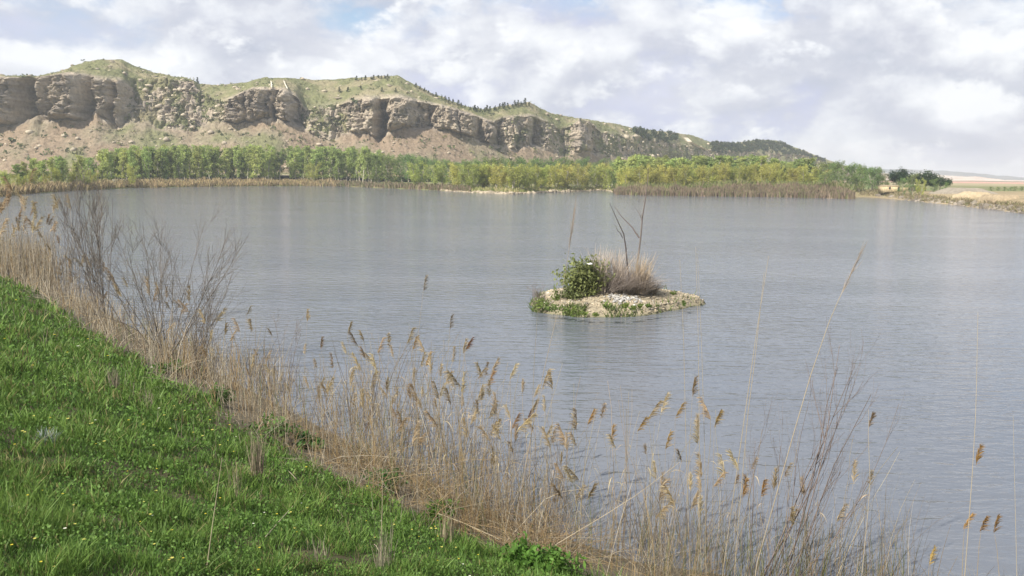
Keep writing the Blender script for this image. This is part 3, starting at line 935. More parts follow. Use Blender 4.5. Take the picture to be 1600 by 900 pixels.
# far pine wood: one mass
r3 = np.random.default_rng(33)
parts = []
wood = []
for x in np.linspace(990, 1290, 230):
    y0 = np.interp(x, ridge[:, 0], ridge[:, 1])
    band = np.interp(x, [990, 1010, 1040, 1075, 1100, 1180, 1215, 1250, 1290], [4, 16, 20, 3, 8, 20, 20, 9, 3])
    wood.append(on_hill(x, y0 + r3.random() * band + .5))
    if 1000 < x < 1070 and r3.random() < .5: wood.append(on_hill(x, y0 + r3.random() * 14 + 3))
    if 1100 < x < 1240: wood.append(on_hill(x, y0 + r3.random() * 16 + 1)); wood.append(on_hill(x, y0 + r3.random() * 16 + 1))
wood = np.array(wood)
wx, wy, _ = project(wood)
wood = wood[~((wx > 1058) & (wx < 1112) & (wy > np.interp(wx, ridge[:, 0], ridge[:, 1]) + 1.5)) & (r3.random(len(wood)) < .85)]
kk = 46
hh = r3.uniform(2.2, 4.4, len(wood))
ph = r3.random((len(wood), kk))
rad = 1.9 * (1 - ph) ** .6 * (.4 + ph)
an = r3.uniform(0, 6.28, ph.shape)
P = np.stack([wood[:, None, 0] + rad * np.cos(an) * 1.3, wood[:, None, 1] + rad * np.sin(an), wood[:, None, 2] + hh[:, None] * (.12 + .88 * ph)], -1).reshape(-1, 3)
colw = np.repeat(np.array([[.045, .066, .03]]) * r3.uniform(.7, 1.3, (len(wood), 1)), kk, 0)
V, F, C = leaf_quads(P, .95 * r3.uniform(.7, 1.3, len(P)), colw, 1.3, 0, r3)
stems = np.stack([wood, wood + np.array([0, 0, 4.0])], 1)
V2, F2, C2 = tubes(stems, np.full((len(wood), 2), .12), np.tile([[.12, .10, .08]], (len(wood), 1)))
V, F, C = merge([(V, F, C), (V2, F2, C2)])
tag(obj('pine_wood', make_mesh('pine_wood', V, F, M_scrub, C)), 'dark pine wood along the far right ridge', 'wood', kind='stuff')

# ------------------------------------------------------------------ reeds along the far shore (stuff)
def far_reeds(name, label, x0, x1, n, dY, hh, cols, wid=.10, lean=.25, seed=1):
    r = np.random.default_rng(seed)
    px = r.uniform(x0, x1, n)
    Ys = np.array([shore_Y(x) for x in px]) + r.uniform(*dY, n)
    P0 = at(px, np.full(n, 300.0), Ys)
    P0[:, 2] = np.maximum(ground_z(P0[:, :2]), -.2)
    h = r.uniform(*hh, n) * (1 + .5 * fbm(px * .06, Ys * .1, 1.0, 2))
    t = np.linspace(0, 1, 3)
    ld = r.normal(size=(n, 2)) * lean
    Pp = P0[:, None, :] + np.stack([t[None] ** 1.6 * ld[:, :1] * h[:, None], t[None] ** 1.6 * ld[:, 1:] * h[:, None], t[None] * h[:, None]], -1)
    W = np.stack([np.full(n, wid), np.full(n, wid * .9), np.full(n, wid * .25)], 1) * r.uniform(.6, 1.4, (n, 1))
    a = r.normal(0, .5, n)
    S = np.stack([np.cos(a), np.sin(a), 0 * a], 1)
    cols = np.array(cols)
    c = cols[r.integers(0, len(cols), n)] * r.uniform(.7, 1.25, (n, 1))
    V, F, C = ribbons(Pp, W, S, c)
    return tag(obj(name, make_mesh(name, V, F, M_farreed, C)), label, 'reeds', kind='stuff')


TAN = [(.42, .32, .17), (.36, .27, .15), (.30, .23, .14), (.33, .28, .13)]
BRN = [(.24, .18, .125), (.28, .21, .15), (.20, .16, .11), (.20, .20, .09)]
far_reeds('dry_reeds', 'tan dry reeds fringing the far left shore', -140, 530, 9000, (-.4, 9), (1.0, 2.2), TAN, .12, .3, 41)
far_reeds('dry_reeds', 'brownish reeds and scrub at the foot of the central grove', 500, 735, 3600, (-.3, 8), (.8, 1.8), BRN + [(.13, .15, .06)], .12, .3, 42)
far_reeds('dry_grass', 'pale yellow grass on the low bank before the yellow willows', 700, 957, 3200, (1.5, 14), (.3, .9), [(.40, .33, .17), (.30, .30, .12), (.2, .24, .08)], .12, .4, 43)
far_reeds('reed_spit', 'brown dry reed bed covering the long spit', 958, 1336, 10500, (-2.6, 6), (1.3, 2.2), BRN, .11, .16, 44)
far_reeds('green_reeds', 'green growth behind the brown reed spit', 962, 1345, 3600, (7, 20), (1.6, 2.9), [(.16, .20, .06), (.20, .22, .08), (.26, .22, .12)], .14, .3, 45)
far_reeds('dry_grass', 'dry grass on the stony right embankment', 1338, 1800, 6500, (-.2, 8), (.3, .9), [(.30, .25, .15), (.22, .22, .10), (.25, .20, .13)], .09, .5, 46)
r4 = np.random.default_rng(51)
n = 1500
px = r4.uniform(1375, 1850, n)
Ys = np.array([shore_Y(x) for x in px]) + r4.uniform(-.5, 5, n)
P0 = at(px, np.full(n, 300.0), Ys); P0[:, 2] = ground_z(P0[:, :2])
V, F, C = rock_mesh_arrays(P0, r4.gamma(2.2, .16, n) + .1, np.array([[.26, .225, .18]]) * r4.uniform(.5, 1.3, (n, 1)), r4)
tag(obj('rubble', make_mesh('rubble', V, F, M_ground, C)), 'grey tan rubble stones on the right embankment', 'stones', kind='stuff')
px = r4.uniform(690, 957, 900)
Ys = np.array([shore_Y(x) for x in px]) + r4.uniform(-.6, 1.6, 900)
P0 = at(px, np.full(900, 300.0), Ys); P0[:, 2] = ground_z(P0[:, :2])
V, F, C = rock_mesh_arrays(P0, r4.gamma(2.2, .16, 900) + .1, np.array([[.38, .32, .23]]) * r4.uniform(.5, 1.2, (900, 1)), r4)
tag(obj('shore_stones', make_mesh('shore_stones', V, F, M_ground, C)), 'pale stones edging the middle shore', 'stones', kind='stuff')


# mounds, wall, hut on the right bank
def mound(px0, px1, ytop, dY, name, label, colr, flat=.55, dep=7):
    n = 26
    Y = shore_Y((px0 + px1) / 2) + dY
    a, b = at(px0, 290, Y), at(px1, 290, Y)
    gz = ground_z(((a + b) / 2)[None, :2])[0]
    w = (b[0] - a[0]) / 2; cx = (a[0] + b[0]) / 2
    hgt = at((px0 + px1) / 2, ytop, Y)[2] - gz
    u, v = np.meshgrid(np.linspace(-1, 1, n), np.linspace(-1, 1, n))
    prof = np.clip((1 - np.maximum(np.abs(u), np.abs(v))) / (1 - flat), 0, 1)
    z = hgt * np.minimum(prof, 1) + fbm(u * 4, v * 4, px0 * .1, 3) * .16 * np.minimum(prof * 3, 1) - .15 - 1.6 * (prof < .02)
    V = np.stack([u * w, v * dep, z], -1)
    ii = np.arange(n * n).reshape(n, n)
    F = np.stack([ii[:-1, :-1], ii[:-1, 1:], ii[1:, 1:], ii[1:, :-1]], -1).reshape(-1, 4)
    C = np.asarray(colr) * (1 + .25 * fbm(u * 6, v * 6, 2.0, 3))[..., None]
    o = obj(name, make_mesh(name, V.reshape(-1, 3), F, M_ground, C.reshape(-1, 3), True), None, (cx, Y, gz))
    tag(o, label, 'mound', 'earth mounds on the right bank')


mound(1468, 1545, 293, 34, 'gravel_mound', 'long grey gravel mound right of the dark pines', (.27, .235, .185), .45)
mound(1500, 1548, 299, 18, 'gravel_mound', 'pale sandy mound in front of the long grey mound', (.40, .32, .205), .5, 4)
mound(1543, 1586, 303.5, 14, 'gravel_mound', 'pale flat topped earth mound at the far right', (.38, .30, .195), .7, 4)


def plain_mat(name, colr, rough=.9, nscale=2.0, var=.25):
    m, t = new_mat(name)
    L = t.links.new
    out = N(t, 'ShaderNodeOutputMaterial')
    p = N(t, 'ShaderNodeBsdfPrincipled'); p.inputs['Roughness'].default_value = rough
    p.inputs['Specular IOR Level'].default_value = .2
    geo = N(t, 'ShaderNodeNewGeometry')
    nz = N(t, 'ShaderNodeTexNoise'); nz.inputs['Scale'].default_value = nscale; nz.inputs['Detail'].default_value = 6
    L(geo.outputs['Position'], nz.inputs['Vector'])
    rp = ramp(t, [(.3, tuple(c * (1 - var) for c in colr)), (.7, tuple(min(1, c * (1 + var)) for c in colr))])
    L(nz.outputs['Fac'], rp.inputs[0]); L(rp.outputs[0], p.inputs['Base Color'])
    L(p.outputs[0], out.inputs[0])
    return m


M_wall = plain_mat('yellow_render', (.50, .41, .25))
M_white = plain_mat('white_surface', (.75, .74, .70), .6, 12, .08)
M_roof = plain_mat('roof_tile', (.40, .33, .23))
M_dark = plain_mat('dark_opening', (.05, .045, .04))


def box_arrays(x0, x1, y0, y1, z0, z1):
    V = np.array([(x, y, z) for z in (z0, z1) for y in (y0, y1) for x in (x0, x1)], float)
    F = np.array([(0, 2, 3, 1), (4, 5, 7, 6), (0, 1, 5, 4), (1, 3, 7, 5), (3, 2, 6, 7), (2, 0, 4, 6)])
    return V, F


def box_obj(name, b, mat, parent):
    V, F = box_arrays(*b)
    return obj(name, make_mesh(name, V, F, mat), parent)


def shed(px0, px1, ytop, dY, label, name, dpt, openings, hut=False):
    Y = shore_Y((px0 + px1) / 2) + dY
    a, b = at(px0, 290, Y), at(px1, 290, Y)
    gz = ground_z(((a + b) / 2)[None, :2])[0]
    w = b[0] - a[0]; hgt = at((px0 + px1) / 2, ytop, Y)[2] - gz
    t = thing(name, label, 'building', ((a[0] + b[0]) / 2, Y, gz))
    box_obj('wall', (-w / 2, w / 2, 0, dpt, -.3, hgt), M_wall, t)
    V = np.array([(-w / 2 - .2, -.2, hgt + .003), (w / 2 + .2, -.2, hgt + .003), (w / 2 + .2, dpt + .2, hgt + .003), (-w / 2 - .2, dpt + .2, hgt + .003), (-w / 2 - .2, dpt / 2, hgt + .22), (w / 2 + .2, dpt / 2, hgt + .22)])
    me = make_mesh('roof', V, [np.array([(0, 1, 5, 4), (2, 3, 4, 5), (0, 3, 2, 1)]), np.array([(1, 2, 5), (3, 0, 4)])], M_roof)
    obj('roof', me, t)
    for (f0, f1, z0, z1, nm) in openings:
        box_obj(nm, (-w / 2 + w * f0, -w / 2 + w * f1, -.04, .1, z0 * hgt, z1 * hgt), M_dark, t)


shed(1381, 1436, 290.5, 16, 'low pale yellow building behind the small trees on the right bank', 'low_building', 4, [(.15, .2, .35, .8, 'window'), (.4, .46, 0, .8, 'door'), (.7, .76, .35, .8, 'window')])
shed(1303, 1308, 283.5, 30, 'tiny pale hut glimpsed under the broad right hand trees', 'small_hut', 1.4, [(.3, .7, .0, .75, 'door')])

# ------------------------------------------------------------------ islet
isl_px = [(832, 480), (845, 487), (875, 492.5), (930, 496), (980, 494), (1030, 488), (1070, 480), (1103, 473), (1082, 467.5), (1040, 462), (985, 457), (905, 457), (855, 463), (834, 472)]
IP = np.array([on_z(x, y)[:2] for x, y in isl_px])
icx = IP.mean(0)
th = np.linspace(0, 2 * np.pi, 121)[:-1]
ia = np.unwrap(np.arctan2(*(IP - icx).T[::-1])); ir = np.hypot(*(IP - icx).T)
o_ = np.argsort(np.mod(ia, 2 * np.pi))
irad = np.interp(th, np.mod(ia, 2 * np.pi)[o_], ir[o_], period=2 * np.pi)
for _ in range(3): irad = (np.roll(irad, 1) + 2 * irad + np.roll(irad, -1)) / 4
irad *= 1 + .085 * fbm(np.cos(th) * 2.6, np.sin(th) * 2.6, 3.0, 4, .55)


def isl_profile(f):
    return np.interp(f, [0, .35, .6, .82, .93, 1.0, 1.12, 1.35], [.80, .74, .58, .44, .33, .0, -.3, -.9])


def isl_z(P):
    P = np.asarray(P, float).reshape(-1, 2) - icx
    a = np.mod(np.arctan2(P[:, 1], P[:, 0]), 2 * np.pi)
    f = np.hypot(P[:, 0], P[:, 1]) / np.interp(a, th, irad, period=2 * np.pi)
    return isl_profile(f), f


fr = np.concatenate([np.linspace(.02, 1.12, 34), [1.35]])
IV = np.stack([icx[0] + fr[:, None] * irad * np.cos(th), icx[1] + fr[:, None] * irad * np.sin(th), np.broadcast_to(isl_profile(fr)[:, None], (35, 120))], -1)
IV[..., 2] += fbm(IV[..., 0] * 3, IV[..., 1] * 3, 1.0, 4) * .06
ii = np.arange(35 * 120).reshape(35, 120)
IFc = np.stack([ii[:-1], np.roll(ii[:-1], -1, 1), np.roll(ii[1:], -1, 1), ii[1:]], -1).reshape(-1, 4)
icol = np.array([.36, .31, .22]) * (1 + .2 * fbm(IV[..., 0] * 2, IV[..., 1] * 2, 2.0, 3))[..., None]
wet = sstep(.10, .0, IV[..., 2])[..., None] if False else (1 - sstep(-.02, .10, IV[..., 2]))[..., None]
icol = icol * (1 - wet) + np.array([.11, .12, .06]) * wet
islet = obj('islet', make_mesh('islet', IV.reshape(-1, 3), IFc, M_ground, icol.reshape(-1, 3), True))
tag(islet, 'low gravel islet in the lake', kind='structure')
r5 = np.random.default_rng(61)
n = 9000
a = r5.uniform(0, 2 * np.pi, n); f = np.sqrt(r5.uniform(.1, 1.02, n))
rr = np.interp(a, th, irad, period=2 * np.pi) * f
P = np.stack([icx[0] + rr * np.cos(a), icx[1] + rr * np.sin(a), isl_profile(f) + .01], 1)
colp = np.where(r5.random((n, 1)) < .8, np.array([.42, .355, .255]), np.array([.28, .25, .20])) * r5.uniform(.6, 1.3, (n, 1))
colp = np.where((r5.random(n) < .10)[:, None], np.array([.54, .50, .43]), colp)
wetp = (1 - sstep(.02, .16, P[:, 2]))[:, None]
colp = colp * (1 - wetp) + np.array([.13, .125, .075]) * wetp * r5.uniform(.6, 1.3, (n, 1))
V, F, C = rock_mesh_arrays(P, r5.gamma(1.3, .014, n) + .011, colp, r5)
tag(obj('pebbles', make_mesh('pebbles', V, F, M_ground, C)), 'sandy pebbles covering the islet', 'pebbles', kind='stuff')
# green growth along the waterline of the islet, thickest at the front left
n = 1500
a = np.concatenate([r5.normal(-2.25, .45, 1000), r5.uniform(0, 6.28, 500)])
f = r5.uniform(.90, 1.03, n)
k = fbm(np.cos(a) * 5, np.sin(a) * 5, 6.0, 3) > np.concatenate([np.full(1000, -.25), np.full(500, .25)])
a, f = a[k], f[k]; n = len(a)
rr = np.interp(np.mod(a, 2 * np.pi), th, irad, period=2 * np.pi) * f
hb = r5.uniform(.10, .38, n)
t = np.linspace(0, 1, 3)
ld = r5.normal(size=(n, 2)) * .4
P = np.stack([icx[0] + rr[:, None] * np.cos(a)[:, None] + ld[:, :1] * hb[:, None] * t, icx[1] + rr[:, None] * np.sin(a)[:, None] + ld[:, 1:] * hb[:, None] * t, np.maximum(isl_profile(f), -.03)[:, None] + hb[:, None] * t], -1)
b = r5.uniform(0, 3.14, n)
V, F, C = ribbons(P, np.tile([[.02, .018, .003]], (n, 1)), np.stack([np.cos(b), np.sin(b), 0 * b], 1), np.array([[.13, .18, .05]]) * r5.uniform(.6, 1.35, (n, 1)))
tag(obj('waterline_weed', make_mesh('waterline_weed', V, F, M_grass, C)), 'green growth fringing the waterline of the islet', 'ground cover', kind='stuff')
# pale cluster of stones
c0 = on_z(972, 477, .3)
P = np.stack([c0[0] + r5.normal(0, .42, 90), c0[1] + r5.normal(0, .35, 90), np.zeros(90)], 1)
P[:, 2] = isl_z(P[:, :2])[0] + .05
V, F, C = rock_mesh_arrays(P, r5.uniform(.05, .11, 90), np.array([[.50, .48, .45]]) * r5.uniform(.6, 1.1, (90, 1)), r5)
tag(obj('white_stones', make_mesh('white_stones', V, F, M_ground, C)), 'patch of whitish stones in the middle of the islet', 'stones', kind='stuff')


def isl_pt(px, py, zg=.35):
    p = on_z(px, py, zg)
    for _ in range(4):
        z = isl_z(p[None, :2])[0][0]
        p = on_z(px, py, max(z, 0))
    return p


def branch_poly(r, p0, d, ln, K=6, curve=.12, up=.03):
    p = [np.array(p0, float)]; d = np.array(d, float); d /= np.linalg.norm(d)
    for _ in range(K - 1):
        d = d + r.normal(size=3) * curve + np.array([0, 0, up]); d /= np.linalg.norm(d)
        p.append(p[-1] + d * ln / (K - 1))
    return np.array(p)


def grow(r, path, r0, depth, out, child_len, n, spread, K=6, up=.04, curve=.12):
    out.append((path, np.linspace(r0, r0 * (.35 if depth else .25), len(path))))
    if depth == 0: return
    for _ in range(n):
        f = r.uniform(.2, .95)
        q = np.array([np.interp(f, np.linspace(0, 1, len(path)), path[:, j]) for j in range(3)])
        i = min(len(path) - 2, int(f * (len(path) - 1)))
        d = path[i + 1] - path[i]; d /= np.linalg.norm(d)
        v = r.normal(size=3); v -= d * (v @ d); v /= np.linalg.norm(v)
        ch = branch_poly(r, q, d + v * spread * r.uniform(.6, 1.3), child_len * r.uniform(.5, 1.2) * (1.1 - .5 * f), K, curve, up)
        grow(r, ch, r0 * .55 * (1 - .4 * f), depth - 1, out, child_len * .55, max(2, n - 1), spread, K, up, curve)


def branches_mesh(name, out, colr, r, mat=None, sides=4, rmin=.0018):
    P = np.array([o[0] for o in out]); R = np.array([o[1] for o in out])
    c = np.tile(np.array(colr), (len(out), 1)) * r.uniform(.8, 1.2, (len(out), 1))
    V, F, C = tubes(P, np.maximum(R, rmin), c, sides)
    return make_mesh(name, V, F, mat or M_twig, C)


# dead tree on the islet: two leaning grey stems with branches
def poly_at(pxs, Y, K=7, dy=0.0):
    pxs = np.array(pxs, float)
    t = np.linspace(0, 1, len(pxs)); tt = np.linspace(0, 1, K)
    x, y = np.interp(tt, t, pxs[:, 0]), np.interp(tt, t, pxs[:, 1])
    return at(x, y, Y + dy * tt)


b0 = isl_pt(990, 455)
r6 = np.random.default_rng(71)
dt = thing('dead_tree', 'bare grey dead tree standing in the brown brush on the islet', 'tree', b0)
for nm, pts, rad in [('trunk', [(992, 452), (996, 405), (1003, 355), (1007, 320), (1012, 280), (1013, 262)], .048), ('branch', [(999, 372), (988, 355), (972, 338), (960, 322)], .042), ('branch', [(1003, 345), (999, 334), (990, 323)], .024), ('branch', [(1003, 350), (1004, 335), (1001, 330)], .026)]:
    out = []
    path = poly_at(pts, b0[1], 7, r6.uniform(-.4, .4)) - b0
    path[1:-1] += r6.normal(size=(5, 3)) * .025
    grow(r6, path, rad, 1 if nm == 'trunk' else 0, out, .35, 3, .7, 7)
    obj(nm, branches_mesh(nm, out, (.17, .145, .125), r6, M_bark), dt)
b1 = isl_pt(982, 456)
dt = thing('dead_tree', 'thin dark dead stem leaning left beside the taller dead tree', 'tree', b1)
for nm, pts, rad in [('trunk', [(985, 452), (979, 400), (974, 365), (965, 345), (953, 318)], .046), ('branch', [(973, 372), (966, 360), (959, 350)], .022)]:
    out = []
    path = poly_at(pts, b1[1], 7, r6.uniform(-.3, .3)) - b1
    path[1:-1] += r6.normal(size=(5, 3)) * .02
    grow(r6, path, rad, 0, out, .3, 2, .7, 7)
    obj(nm, branches_mesh(nm, out, (.10, .085, .075), r6, M_bark), dt)


# green bush
def leaf_bush(name, label, base, w, d, h, nl, lsz, colr, seed, group=None, cat='bush', lean=(0, 0), stemcol=(.15, .12, .09)):
    r = np.random.default_rng(seed)
    t = thing(name, label, cat, base, group)
    out = []; tips = []
    for _ in range(max(7, int(nl / 160))):
        a = r.uniform(0, 6.28); q = r.random() ** .6
        e = np.array([math.cos(a) * w * q + lean[0] * h, math.sin(a) * d * q + lean[1] * h, h * math.sqrt(max(.05, 1 - .8 * q * q)) * r.uniform(.72, 1.05)])
        p = np.linspace(0, 1, 6)[:, None] ** np.array([1.2, 1.2, .85]) * e + r.normal(size=(6, 3)) * .03 * h
        p[0] = r.normal(size=3) * .05 * w * np.array([1, 1, 0])
        out.append((p, np.linspace(.012, .004, 6) * max(.4, h)))
        tips += [p[2], p[3], p[4], p[5]]
    tips = np.array(tips)
    k = max(1, nl // len(tips))
    P = np.repeat(tips, k, 0) + np.clip(r.normal(size=(len(tips) * k, 3)), -2, 2) * np.array([w * .2, d * .2, h * .13])
    P[:, 2] = np.maximum(P[:, 2], .02)
    c = np.array(colr) * np.repeat(r.uniform(.65, 1.3, len(tips)), k)[:, None] * r.uniform(.8, 1.25, (len(P), 1))
    V, F, C = leaf_quads(P, lsz * r.uniform(.6, 1.3, len(P)), c, 2.2, .3, r)
    obj('leaves', make_mesh('leaves', V, F, M_weed, C), t)
    obj('stems', branches_mesh('stems', out, stemcol, r), t)
    return t


pb = isl_pt(912, 468)
leaf_bush('green_bush', 'leafy green bush on the left of the islet', pb, 1.3, .95, 1.8, 2600, .10, (.18, .215, .08), 81)
leaf_bush('green_bush', 'lower green bush merging into the brush, right of the islet bush', isl_pt(940, 471), .8, .6, 1.25, 900, .10, (.17, .21, .075), 83, None, 'bush', (.15, 0))
leaf_bush('green_bush', 'smaller trailing green bush at the left foot of the islet bush', isl_pt(886, 470), .7, .6, .75, 800, .09, (.17, .20, .08), 82)


# brown brush on the islet: dry grass tussocks, hair-like
def tussock(name, label, base, n, h, spread, colr, seed, lean=(0, 0), droop=.5, wid=.006, group=None, cat='grass tuft', mat=None, base_r=.15):
    r = np.random.default_rng(seed)
    t = np.linspace(0, 1, 5)
    a = r.uniform(0, 6.28, n); s = r.random(n) ** .6 * spread
    hh = h * r.uniform(.55, 1.1, n)
    dx, dy = np.cos(a) * s + lean[0], np.sin(a) * s + lean[1]
    rr = base_r * np.sqrt(r.random(n)); a2 = r.uniform(0, 6.28, n)
    Px = (rr * np.cos(a2))[:, None] + dx[:, None] * t ** 1.4 * hh[:, None]
    Py = (rr * np.sin(a2))[:, None] + dy[:, None] * t ** 1.4 * hh[:, None]
    dr = droop * np.hypot(dx, dy)
    Pz = hh[:, None] * (t - dr[:, None] * .5 * t ** 2.4)
    P = np.stack([Px, Py, np.maximum(Pz, 0.01)], -1)
    W = wid * np.array([1, 1, .9, .7, .2])[None] * r.uniform(.6, 1.4, (n, 1))
    b = r.uniform(0, 3.14, n)
    S = np.stack([np.cos(b), np.sin(b), 0 * b], 1)
    c = np.array(colr) * r.uniform(.65, 1.3, (n, 1))
    V, F, C = ribbons(P, W, S, c)
    return tag(obj(name, make_mesh(name, V, F, mat or M_reed, C), None, base), label, cat, group)


for i, (px, py, n, h, sp, cl, ln, lab) in enumerate([
        (950, 466, 620, 1.6, .8, (.36, .31, .275), (.38, -.3), 'grey brown brush drooping right of the green islet bush'),
        (975, 465, 620, 1.65, .8, (.38, .325, .28), (.34, -.3), 'middle clump of drooping grey brush on the islet'),
        (998, 464, 560, 1.5, .8, (.34, .29, .245), (.3, -.2), 'grey brush clump below the dead tree'),
        (1012, 463, 280, 1.0, .8, (.28, .24, .19), (.5, 0), 'low dark brush at the right end of the islet thicket'),
        (935, 458, 240, 2.4, .4, (.46, .385, .31), (.05, .1), 'tall feathery pinkish brush behind the green islet bush'),
        (962, 456, 240, 2.2, .45, (.46, .385, .31), (.1, .1), 'feathery pinkish brush behind the middle of the thicket'),
        (998, 458, 240, 2.1, .42, (.46, .37, .26), (.12, .05), 'feathery tan brush around the dead tree foot'),
        (900, 470, 220, .8, .8, (.31, .26, .21), (-.2, -.4), 'brown brush skirting the base of the green islet bush'),
        (930, 472, 240, .7, .9, (.30, .25, .21), (.3, -.4), 'low brown brush in front of the green islet bush'),
        (958, 473, 260, .75, .9, (.34, .29, .25), (.6, -.5), 'low grey brush trailing over the gravel')]):
    tussock('dry_brush', lab, isl_pt(px, py), n, h, sp, cl, 90 + i, ln, .7, .009, 'dry brush thicket on the islet', 'brush', None, .38)
# twiggy shrub at left tip, weeds, white scrap
out = []
r7 = np.random.default_rng(131)
bs = isl_pt(845, 474)
tw = thing('twiggy_shrub', 'small bare twiggy shrub at the left tip of the islet', 'shrub', bs)
for _ in range(16):
    out = []
    grow(r7, branch_poly(r7, (r7.normal() * .15, r7.normal() * .15, 0), (r7.normal() * .5 - .15, r7.normal() * .5, 1), r7.uniform(.5, 1.05), 6, .2), .011, 2, out, .4, 3, .8)
    obj('stem', branches_mesh('stem', out, (.22, .18, .16), r7, None, 3, .006), tw)
weeds = [(1053, 463, .28, 'small round green weed near the right end of the islet'), (1068, 478, .22, 'tiny green weed on the right waterline of the islet'), (1026, 465, .16, 'tiny dark weed right of the brush thicket'),
         (977, 482, .26, 'green weed just right of the white stone patch'), (947, 483, .36, 'taller green weed clump at the front middle of the islet'), (958, 480, .25, 'green weed left of the white stone patch'),
         (1000, 481, .2, 'small green weed on the front gravel of the islet'), (1013, 481, .2, 'small green weed at the front right gravel'), (990, 484, .2, 'low green weed by the front waterline'),
         (868, 490, .42, 'green weed clump at the front left waterline'), (855, 487, .42, 'green weed clump second from the left tip'), (882, 491, .42, 'green weed clump third along the front left waterline'),
         (897, 492, .42, 'green weed clump fourth along the front left waterline'), (841, 483, .42, 'green weed clump at the very left tip'), (913, 493, .2, 'low green weed below the green islet bush'), (930, 494, .18, 'low green weed at the front middle waterline'), (868, 470, .3, 'dark green weed at the upper left of the islet')]
for i, (px, py, h, lab) in enumerate(weeds):
    leaf_bush('weed', lab, isl_pt(px, py), h * .8, h * .8, h, 130, .06, (.16, .22, .055), 140 + i, 'green weeds on the islet', 'weed')
pw = at(922, 412, pb[1] - .55)
V, F, C = rock_mesh_arrays(np.zeros((1, 3)), np.array([.14]), np.full((1, 3), .8), np.random.default_rng(4), .55)
tag(obj('white_scrap', make_mesh('white_scrap', V, F, M_white), None, pw), 'white scrap caught in the top of the green islet bush', 'litter')
# ------------------------------------------------------------------ near bank: grass
def bank_sample(r, n, r0, r1, a0, a1, pw=0.0):
    rr = np.exp(r.uniform(math.log(r0), math.log(r1), n))
    a = np.radians(r.uniform(a0, a1, n))
    return np.stack([rr * np.sin(a), rr * np.cos(a)], 1), rr


def edge_noise(P):
    return fbm(P[:, 0] * .35, P[:, 1] * .35, 8.0, 3) * .7


r8 = np.random.default_rng(151)
P2, rr = bank_sample(r8, 520000, 2.6, 60, -46, 34)
sd = lake_sd(P2)
e = sd + edge_noise(P2)
keep = r8.random(len(P2)) < sstep(1.9, 3.0, e)
bare = fbm(P2[:, 0] * .8, P2[:, 1] * .8, 21.0, 3)
keep &= ~((bare > .55) & (r8.random(len(P2)) < .8))
P2, rr, e, sd = P2[keep], rr[keep], e[keep], sd[keep]
n = len(P2)
gz = ground_z(P2, sd)
t1 = fbm(P2[:, 0] * 1.5, P2[:, 1] * 1.5, 4.0, 3)
t2 = fbm(P2[:, 0] * .28, P2[:, 1] * .28, 14.0, 3)
hgt = (.055 + .15 * sstep(-.25, .75, t1) + .05 * t2) * r8.uniform(.5, 1.5, n) * np.clip(.8 + rr / 40, .8, 1.5)
hgt = np.maximum(hgt, .03)
lean = r8.normal(size=(n, 2)) * .42
t = np.array([0, .55, 1.0])
P = np.stack([P2[:, 0, None] + lean[:, :1] * hgt[:, None] * t ** 1.6, P2[:, 1, None] + lean[:, 1:] * hgt[:, None] * t ** 1.6, gz[:, None] - .01 + hgt[:, None] * t], -1)
wb = .0026 * np.maximum(1, rr / 5.0) * r8.uniform(.6, 1.7, n)
W = wb[:, None] * np.array([1.0, 1.0, .15])
b = r8.uniform(0, 3.14, n)
S = np.stack([np.cos(b), np.sin(b), np.zeros(n)], 1)
g1, g2, g3 = np.array([.085, .175, .035]), np.array([.150, .242, .052]), np.array([.26, .245, .10])
mixv = sstep(-.5, .5, .6 * t2 + .8 * t1 + r8.normal(0, .25, n))[:, None]
col = g1 + (g2 - g1) * mixv
dry = (r8.random(n) < .05 + .22 * sstep(.1, .6, fbm(P2[:, 0] * .45, P2[:, 1] * .45, 31.0, 3)))[:, None]
col = np.where(dry, g3, col) * r8.uniform(.7, 1.25, (n, 1))
V, F, C = ribbons(P, W, S, col)
tag(obj('grass', make_mesh('grass', V, F, M_grass, C)), 'lush green spring grass on the near bank', 'grass', kind='stuff')
# broad clover-like leaves low in the sward
P2, rr = bank_sample(r8, 120000, 2.8, 30, -44, 25)
sd = lake_sd(P2); e = sd + edge_noise(P2)
keep = (e > 2.5) & (fbm(P2[:, 0] * .9, P2[:, 1] * .9, 51.0, 2) > -.05)
P2, rr, sd = P2[keep], rr[keep], sd[keep]
n = len(P2)
C3 = np.column_stack([P2, ground_z(P2, sd) + r8.uniform(.02, .17, n)])
col = np.array([.12, .215, .045]) * r8.uniform(.6, 1.4, (n, 1))
V, F, C = leaf_quads(C3, .020 * np.maximum(1, rr / 7) * r8.uniform(.6, 1.4, n), col, 1.3, .2, r8)
tag(obj('clover', make_mesh('clover', V, F, M_grass, C)), 'small broad leaves mixed into the bank grass', 'ground cover', kind='stuff')


# flowers
def flower_mesh(name, colr, r, rad=.014):
    n = 7
    a = np.arange(n) * 2 * np.pi / n
    V, Fq, C = [], [], []
    for k in range(n):
        d = np.array([math.cos(a[k]), math.sin(a[k]), .25]); s = np.array([-math.sin(a[k]), math.cos(a[k]), 0])
        o = len(V)
        V += [np.array([0, 0, .16]), np.array([0, 0, .16]) + d * rad * .6 - s * rad * .35, np.array([0, 0, .16]) + d * rad, np.array([0, 0, .16]) + d * rad * .6 + s * rad * .35]
        Fq.append((o, o + 1, o + 2, o + 3)); C += [colr] * 4
    Vt, Ft, Ct = tubes(np.array([[[0, 0, 0], [.004, .002, .08], [0, 0, .16]]]), np.full((1, 3), .0014), np.array([[.09, .17, .03]]))
    V, F, C = merge([(np.array(V), np.array(Fq), np.array(C)), (Vt, Ft, Ct)])
    return make_mesh(name, V, F, M_grass, C)


